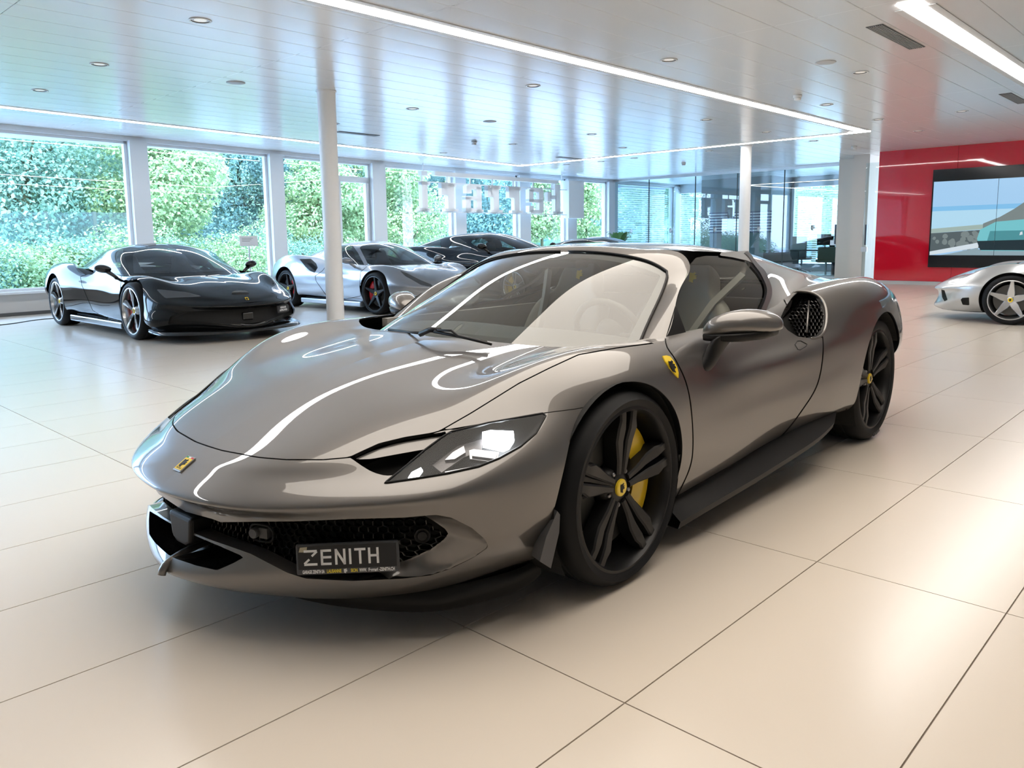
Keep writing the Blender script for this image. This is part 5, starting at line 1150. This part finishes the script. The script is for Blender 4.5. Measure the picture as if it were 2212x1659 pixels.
def other_cars():
    BLK = mat('black_car_paint',(.004,.005,.006),rough=.03,spec=.45); SLV = mat('silver_grey_paint',(.34,.355,.385),rough=.34,metal=.75,coat=1.,coat_rough=.015); SL2 = mat('pale_silver_paint',(.50,.51,.52),rough=.33,metal=.75,coat=1.,coat_rough=.015)
    NAVY = mat('dark_blue_paint',(.006,.008,.013),rough=.03,spec=.45)
    MACH = mat('machined_rim',(.55,.56,.57),rough=.25,metal=.9); LAMP = mat('dark_lamp',(.05,.053,.058),rough=.1,coat=.8); RB = mat('rim_satin_black',(.016,.016,.018),rough=.33,coat=.2); RS = mat('rim_silver',(.62,.63,.65),rough=.25,metal=.9)
    INTK = mat('intake_black',(.004,.004,.004),rough=.4)
    # black plug-in coupe by the window
    q = lambda P,ox,oy,k: [(ox+a/k,oy+b/k) for a,b in P]
    z1 = lambda P: q(P,90,500,3.814)
    car,F,tr = other_car('sports_coupe','gloss black supercar coupe with machined star wheels parked by the windows',Frame((-10.2,4.80),0.),-1,BLK,dict(nose=1.25,wb=2.785,tail=.95,hw=1.0,belt=.80,roof=1.205,haunch=1.0,cab=.06,cabs=1.04,bump=lambda p: (p[0],p[1]*(1+.20*max(0,min(1,(.42-p[2])/.2))*max(0,1-abs(p[0]-.62)/.45)),p[2]),
        wheel=dict(R=.36,rim=.285,w=.28,style='split',mat=MACH,cal=REDC,phase=98),mirror=(-.62,.93,.87),arm_mat=BLACKG,
        glass=[('windshield',z1([(755,345),(748,200),(770,155),(905,140),(1210,140),(1330,170),(1460,240),(1600,322),(1550,330),(1000,345)]),(-1.5,.5)),('side_window',z1([(500,280),(497,205),(520,165),(600,145),(668,145),(725,350),(600,345),(500,330)]),(-2.2,-.2))],
        open=[('side_intake',z1([(258,268),(330,225),(445,205),(435,300),(420,355),(330,352),(300,330)]),INTK,.07,(-2.9,-1.1)),
              ('headlamp',z1([(945,475),(1010,480),(1210,500),(1320,535),(1240,540),(1100,545),(1020,550),(985,520)]),LAMP,.012,(-.1,1.3)),
              ('front_opening',z1([(1060,700),(1190,655),(1500,648),(2130,600),(2135,690),(1800,760),(1180,770),(1040,765)]),INTK,.10,(.2,1.4))],
        door=z1([(500,200),(640,120),(700,200),(720,350),(655,370),(650,480),(690,600),(690,740),(560,735),(420,650),(330,440),(320,370),(430,340)]),
        splitter=[(1.27,0,.11),(1.24,.3,.11),(1.14,.6,.11),(.92,.86,.11),(.62,.955,.115),(.50,.96,.13)],badge=z1([(1754,552)])[0]))
    def nosept(y_,z_): return np.array(tr.ray_cast(Vector((3,y_,z_)),Vector((-1,0,0)))[0])
    p0,p1 = nosept(.42,.34),nosept(.66,.34); M_ = frame((p0+p1)/2+np.array([.03,0,0]),p1-p0,(-.1,0,1)); o = MB().box((-.15,-.045,-.006),(.15,.045,.004)).obj('number_plate',mat('plate_face',(.022,.022,.024)),car); o.data.transform(M_)
    for s,yy in (('FERRARI',.017),('APPROVED',-.017)): text('plate_text',s,.034,mat('plate_white',(.85,.85,.85)),o,mw=M_@Matrix.Translation((0,yy,.0045))@Matrix.Diagonal((1.2,1,1,1)),depth=.0005,bold=.0006)
    # camera box in the nose and bonnet duct
    c = nosept(0,.30); bevel(box('radar_housing',(c[0]-.14,-.07,.24),(c[0]-.03,.07,.34),BLACKG,car),.015,2)
    d1 = np.array(tr.ray_cast(Vector((.98,0,3)),Vector((0,0,-1)))[0]); o = MB().lathe([(0,.004),(.055,.003),(.06,-.02)],20,ax=2).obj('bonnet_duct',INTK,car,True); o.scale = (.9,2.0,1); o.location = (d1[0],0,d1[2]+.004); o.rotation_euler = (0,.5,0)
    # silver-grey berlinetta behind the column
    z2 = lambda P: q(P,570,490,4.424)
    car,F,tr = other_car('sports_coupe','silver grey supercar coupe with black star wheels behind the white column',Frame((-10.46,8.70),0.),-1,SLV,dict(nose=1.12,wb=2.68,tail=.80,hw=.985,belt=.81,roof=1.205,haunch=1.02,cab=.02,cabs=1.04,
        wheel=dict(R=.345,rim=.275,w=.26,style='star',mat=RB,cal=REDC,phase=92,bolt=True),mirror=(-.62,.90,.86),mirror_mat=SLV,arm_mat=SLV,sill=SLV,seat=mat('seat_maroon',(.06,.015,.015),rough=.6),
        glass=[('windshield',z2([(1005,375),(915,200),(940,180),(1090,168),(1180,165),(1370,190),(1480,250),(1650,355),(1500,360),(1200,365)]),(-1.6,.5)),('side_window',z2([(700,385),(640,340),(640,200),(760,178),(850,180),(900,250),(970,382)]),(-2.4,-.2)),('quarter_window',z2([(525,262),(590,215),(625,210),(625,330),(590,308)]),(-2.6,-1.2))],
        open=[('side_intake',z2([(340,308),(450,305),(500,350),(515,390),(485,440),(440,420),(400,385)]),INTK,.06,(-2.9,-1.0)),('headlamp',z2([(1300,420),(1360,440),(1500,510),(1600,550),(1620,580),(1500,555),(1440,520),(1350,470)]),LAMP,.01,(-.2,1.3))],
        door=z2([(625,330),(640,160),(860,170),(980,385),(925,430),(915,560),(925,660),(790,690),(600,660),(500,520),(490,470),(560,420)])))
    # dark four-seater further back, and the dark coupe behind it
    z3 = lambda P: q(P,860,490,4.424)
    other_car('sports_estate','dark four seater grand tourer parked behind the silver coupe',Frame((-9.75,11.25),0.),-1,NAVY,dict(nose=1.05,wb=2.85,tail=.85,hw=.98,belt=.98,roof=1.345,haunch=.95,cab=-.12,cabs=1.15,cabw=.98,nu=160,nv=70,
        wheel=dict(R=.345,rim=.265,w=.26,style='multi',mat=RS,cal=YEL,phase=90),mirror=(-.72,.90,1.06),
        glass=[('windshield',z3([(820,270),(660,110),(940,108),(1300,300),(900,300)]),(-1.35,.4)),('side_window',z3([(430,260),(420,120),(480,105),(600,110),(660,160),(770,270)]),(-1.9,-.2)),('quarter_window',z3([(195,190),(300,145),(405,120),(410,255),(280,240)]),(-3.2,-1.2))]))
    other_car('sports_coupe','dark coupe furthest back, only its low roof showing over the convertible',Frame((-9.9,14.9),0.),-1,BLK,dict(nose=1.05,wb=2.67,tail=.85,hw=.97,belt=.86,roof=1.235,haunch=.95,cab=-.08,cabs=1.08,nu=140,nv=60,
        wheel=dict(R=.345,rim=.265,w=.26,style='star',mat=RB,cal=YEL,phase=90),mirror=(-.68,.88,.95),
        glass=[('windshield',z3([(1500,400),(1545,150),(1570,118),(1760,105),(1900,160),(2400,400)]),(-1.8,.4)),('side_window',z3([(1100,330),(1200,170),(1260,148),(1350,125),(1480,115),(1515,160),(1470,340)]),(-2.6,-.2))]))
    # pale silver coupe at the right edge
    z4 = lambda P: q(P,1800,560,5.369)
    ax = math.radians(180+9)
    car,F,tr = other_car('sports_coupe','pale silver coupe with five spoke silver wheels at the right edge',Frame((-2.377-.84*(-math.sin(ax)),12.002-.84*math.cos(ax)),ax),1,SL2,dict(nose=.985,wb=2.6,tail=.88,hw=.95,belt=.80,roof=1.21,haunch=1.0,cab=-.05,cabs=1.02,
        nu=340,nv=130,wheel=dict(R=.325,rim=.255,w=.24,style='star',mat=RS,cal=None,phase=92,bolt=True,sw=1.45),mirror=(-.62,.88,.86),mirror_mat=SL2,arm_mat=SL2,sill=SL2,
        bump=lambda p: (p[0],p[1],p[2]*(1.0 if p[0] < .2 else 1+.0*(p[0]-.2))),
        glass=[('windshield',[(2240,560),(2300,500),(2500,490),(2480,560)],(-1.6,.4))],
        open=[('fog_recess',z4([(1478,470),(1495,448),(1575,443),(1578,535),(1500,528)]),INTK,.05,(.2,1.2)),('headlamp',z4([(1430,240),(1500,190),(1640,125),(1650,150),(1580,190),(1480,240)]),mat('clear_lamp',(.45,.47,.5),rough=.08,coat=.8),.006,(0,1.2)),('front_opening',z4([(1252,350),(1290,360),(1325,470),(1290,490),(1262,440)]),INTK,.05,(.6,1.2))]))
# ================================================================ outdoors
def leafmat(name, c0, c1):
    m = bpy.data.materials.new(name); m.use_nodes = True; nt = m.node_tree; b = nt.nodes['Principled BSDF']
    g = nt.nodes.new('ShaderNodeNewGeometry'); mx = nt.nodes.new('ShaderNodeMix'); mx.data_type = 'RGBA'; mx.inputs['A'].default_value = (*c0,1); mx.inputs['B'].default_value = (*c1,1)
    nt.links.new(g.outputs['Random Per Island'],mx.inputs['Factor']); nt.links.new(mx.outputs['Result'],b.inputs['Base Color']); b.inputs['Roughness'].default_value = .6
    tr = nt.nodes.new('ShaderNodeBsdfTranslucent'); nt.links.new(mx.outputs['Result'],tr.inputs['Color']); ms = nt.nodes.new('ShaderNodeMixShader'); ms.inputs[0].default_value = .35
    out = nt.nodes['Material Output']; nt.links.new(b.outputs[0],ms.inputs[1]); nt.links.new(tr.outputs[0],ms.inputs[2]); nt.links.new(ms.outputs[0],out.inputs[0])
    return m
def leaves(n, blobs, size, seed):
    """n leaf quads scattered over a set of ellipsoid lumps (cx,cy,cz,rx,ry,rz)"""
    r = np.random.default_rng(seed); bl = np.array(blobs,float); w = (bl[:,3]*bl[:,4]*bl[:,5])**.67; k = r.choice(len(bl),n,p=w/w.sum())
    d = r.normal(size=(n,3)); d /= np.linalg.norm(d,axis=1,keepdims=True); rad = .55+.5*r.random(n)**.6
    c = bl[k,:3]+d*bl[k,3:]*rad[:,None]
    nr = d*.6+r.normal(size=(n,3))*.5+[0,0,.5]; nr /= np.linalg.norm(nr,axis=1,keepdims=True)
    a = np.cross(nr,r.normal(size=(n,3))); a /= np.linalg.norm(a,axis=1,keepdims=True); b = np.cross(nr,a)
    s = size*(.6+.8*r.random(n))[:,None]
    V = np.stack([c-a*s*.5,c-b*s*.32+nr*s*.05,c+a*s*.5-nr*s*.12,c+b*s*.32+nr*s*.05],1).reshape(-1,3)
    F = np.arange(n*4).reshape(-1,4)
    return V,F
def fast_mesh(name, V, F, m, parent):
    me = bpy.data.meshes.new(name); me.vertices.add(len(V)); me.vertices.foreach_set('co',np.asarray(V,np.float32).ravel()); me.loops.add(F.size); me.loops.foreach_set('vertex_index',F.astype(np.int32).ravel())
    me.polygons.add(len(F)); me.polygons.foreach_set('loop_start',np.arange(0,F.size,4,dtype=np.int32)); me.update(calc_edges=True); me.materials.append(m)
    o = bpy.data.objects.new(name,me); COL.objects.link(o); o.parent = parent; return o
def outdoors():
    struct(box('ground_outside',(-140,-60,-.6),(-17.6,140,-.35),mat('pavement_outside',(.58,.60,.63),rough=.9)))
    L1 = leafmat('leaf_mid',(.11,.23,.16),(.31,.46,.33)); L2 = leafmat('leaf_yellow',(.20,.33,.14),(.50,.60,.31)); L3 = leafmat('leaf_dark',(.08,.18,.16),(.24,.40,.36)); BK = mat('bark',(.05,.04,.03),rough=.9)  # leaf colours paled and blued to imitate the haze outside
    BKL = mat('bark_moss',(.07,.07,.03),rough=.9)
    def tree(loc, h, r, m, label, seed, trunk=.25, n=9000, size=.17, low=.25, group='trees outside the windows', lumps=26):
        e = empty('tree',loc,0,label,'tree',group); rg = np.random.default_rng(seed); bl = []
        for i in range(lumps):
            t = low+(1-low)*rg.random(); rr = r*math.sin(PI*min(1,max(.12,(t-low)/(1.02-low)*.85+.12)))
            a = rg.random()*2*PI; q = rr*math.sqrt(rg.random())*.85; s = r*(.28+.22*rg.random()); bl.append((q*math.cos(a),q*math.sin(a),h*t,s,s,s*.75))
        V,F = leaves(n,bl,size,seed); fast_mesh('foliage',V,F,m,e)
        b = MB().tube([(0,0,-.4),(.03*h*.2,.0,h*.4),(0,.05,h*.85)],[trunk*.5,trunk*.36,.04],8)
        for i in range(5):
            a = 1.3*i+seed; z = h*(low+.1*i); b.tube([(0,0,z),(r*.5*math.cos(a),r*.5*math.sin(a),z+r*.35)],[trunk*.2,.02],5)
        b.obj('trunk',BKL,e,True)
    def at(px, dist):
        d = pray((px,480)); d = d/np.hypot(d[0],d[1]); return (d[0]*dist,d[1]*dist,-.35)
    spec = [(60,27,9.5,3.6,L1,'big light green tree filling the leftmost window',.42),(215,30,8.5,2.9,L2,'yellow green tree at the right of the leftmost window',.2),(-120,30,10,3.8,L3,'dark green tree left of the leftmost window',.3),
            (350,26,5.2,2.0,L2,'low yellow green tree behind the black coupe',.15),(410,33,10.5,3.3,L3,'tall bluish green tree in the middle of the second window',.3),(520,35,10,3.2,L1,'rounded green tree at the right of the second window',.3),(300,36,9,3.,L3,'tree seen at the left edge of the second window',.3),
            (640,34,7.2,2.4,L3,'dark conifer like tree left of the white column',.2),(690,31,4.8,2.0,L2,'light green bush tree behind the white column',.2),(770,33,7.6,2.3,L2,'feathery yellow green tree behind the glazed door',.2),
            (880,34,5.0,2.5,L2,'bright green tree under the left part of the hanging sign',.2),(850,44,10,3.4,L3,'hazy blue green tree above the hanging sign left end',.3),(960,46,9,3.4,L3,'hazy dark tree behind the middle of the hanging sign',.3),
            (1060,42,6.6,2.8,L3,'dark green tree in the window right of the grand tourer',.25),(1170,45,6.0,2.6,L2,'light green tree under the right part of the hanging sign',.2),(1265,47,5.6,2.4,L2,'pale green tree in the last window before the office',.2),(1400,50,8.,3.2,L1,'tree seen through the office blinds',.3),(1560,52,7.,3.5,L1,'tree behind the office corner',.3),(1760,50,6.5,3.5,L2,'yellow green tree behind the desk window',.3)]
    for i,(px,dist,h,r,m,lab,tk) in enumerate(spec):
        h = min(h,1.9+dist*.145); tree(at(px,dist),h,r,m,lab,40+i,tk,n=22000 if dist < 40 else 14000,size=.115 if dist < 40 else .17)
    for i,(px,dist,h,r,m) in enumerate(((20,21.2,1.55,1.2,L2),(95,21.5,1.5,1.2,L2),(165,22.,1.75,1.2,L1),(240,22.6,1.9,1.2,L2),(450,25,1.9,1.5,L2),(530,26,2.0,1.5,L2),(330,24,1.6,1.4,L1),(650,27,2.0,1.4,L1),(-60,21,1.6,1.3,L1))):
        c = at(px,dist); e = empty('hedge_bush',c,0,['rounded light green bush under the leftmost window, furthest left','light green bush under the middle of the leftmost window','green bush behind the tail of the black coupe','taller light green bush behind the roof of the black coupe','yellow green bush behind the bonnet of the black coupe','yellow green bush before the second window mullion','green bush behind the black coupe windscreen','green bush left of the white column','green bush outside the left edge of the leftmost window'][i],'bush','bushes along the window front')
        rg = np.random.default_rng(90+i); V,F = leaves(7000,[(rg.normal()*r*.4,rg.normal()*r*.4,h*(.35+.4*rg.random()),r*.55,r*.55,h*.38) for _ in range(9)],.075,90+i); fast_mesh('foliage',V,F,m,e)
        MB().tube([(0,0,-.1),(0,0,h*.6)],.04,6).obj('stem',BK,e)
    # wooded hillside far behind
    ang = [math.atan2(*pray((px,480))[[1,0]]) for px in (-500,2300)]
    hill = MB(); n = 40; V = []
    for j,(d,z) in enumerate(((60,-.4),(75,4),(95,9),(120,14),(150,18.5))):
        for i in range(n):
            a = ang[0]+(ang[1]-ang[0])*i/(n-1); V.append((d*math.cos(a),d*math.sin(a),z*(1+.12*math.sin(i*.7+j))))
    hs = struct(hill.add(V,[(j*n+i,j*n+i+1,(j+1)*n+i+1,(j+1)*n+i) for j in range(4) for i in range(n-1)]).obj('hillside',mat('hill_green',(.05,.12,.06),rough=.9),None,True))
    rg = np.random.default_rng(5); bl = []
    for i in range(420):
        a = ang[0]+(ang[1]-ang[0])*rg.random(); t = rg.random(); d = 60+75*t; z = -.4+15*t; s = 2.2+1.8*rg.random(); bl.append((d*math.cos(a),d*math.sin(a),z+s*.8,s,s,s*1.2))
    V,F = leaves(110000,bl,.5,6); o = fast_mesh('forest_foliage',V,F,leafmat('leaf_far_haze',(.18,.32,.33),(.36,.52,.53)),None); tag(o,'hazy green forest covering the distant hillside','forest',kind='stuff')  # distance haze painted into the pale blue-green leaf colour
    # translucent noise barrier behind the hedge
    BAR = glassmat('barrier_glass',(.62,.88,.98),refl=3.,rough=.25)
    e = empty('noise_barrier',(0,0,0),0,'pale blue glass barrier with slim posts behind the hedge','barrier')
    xs = [at(p,25.2) for p in (-260,-60,100,205,300)]
    for a,b in zip(xs[:-1],xs[1:]):
        mesh('panel',[(a[0],a[1],-.35),(b[0],b[1],-.35),(b[0],b[1],2.08),(a[0],a[1],2.08)],[(0,1,2,3)],BAR,e); box('post',(a[0]-.04,a[1]-.04,-.35),(a[0]+.04,a[1]+.04,2.1),mat('post_green',(.10,.13,.11)),e)
floor(); ceiling(); facade(); walls(); office(); outdoors()
main_car(); other_cars()
ceiling_things(); sign(); small_things()
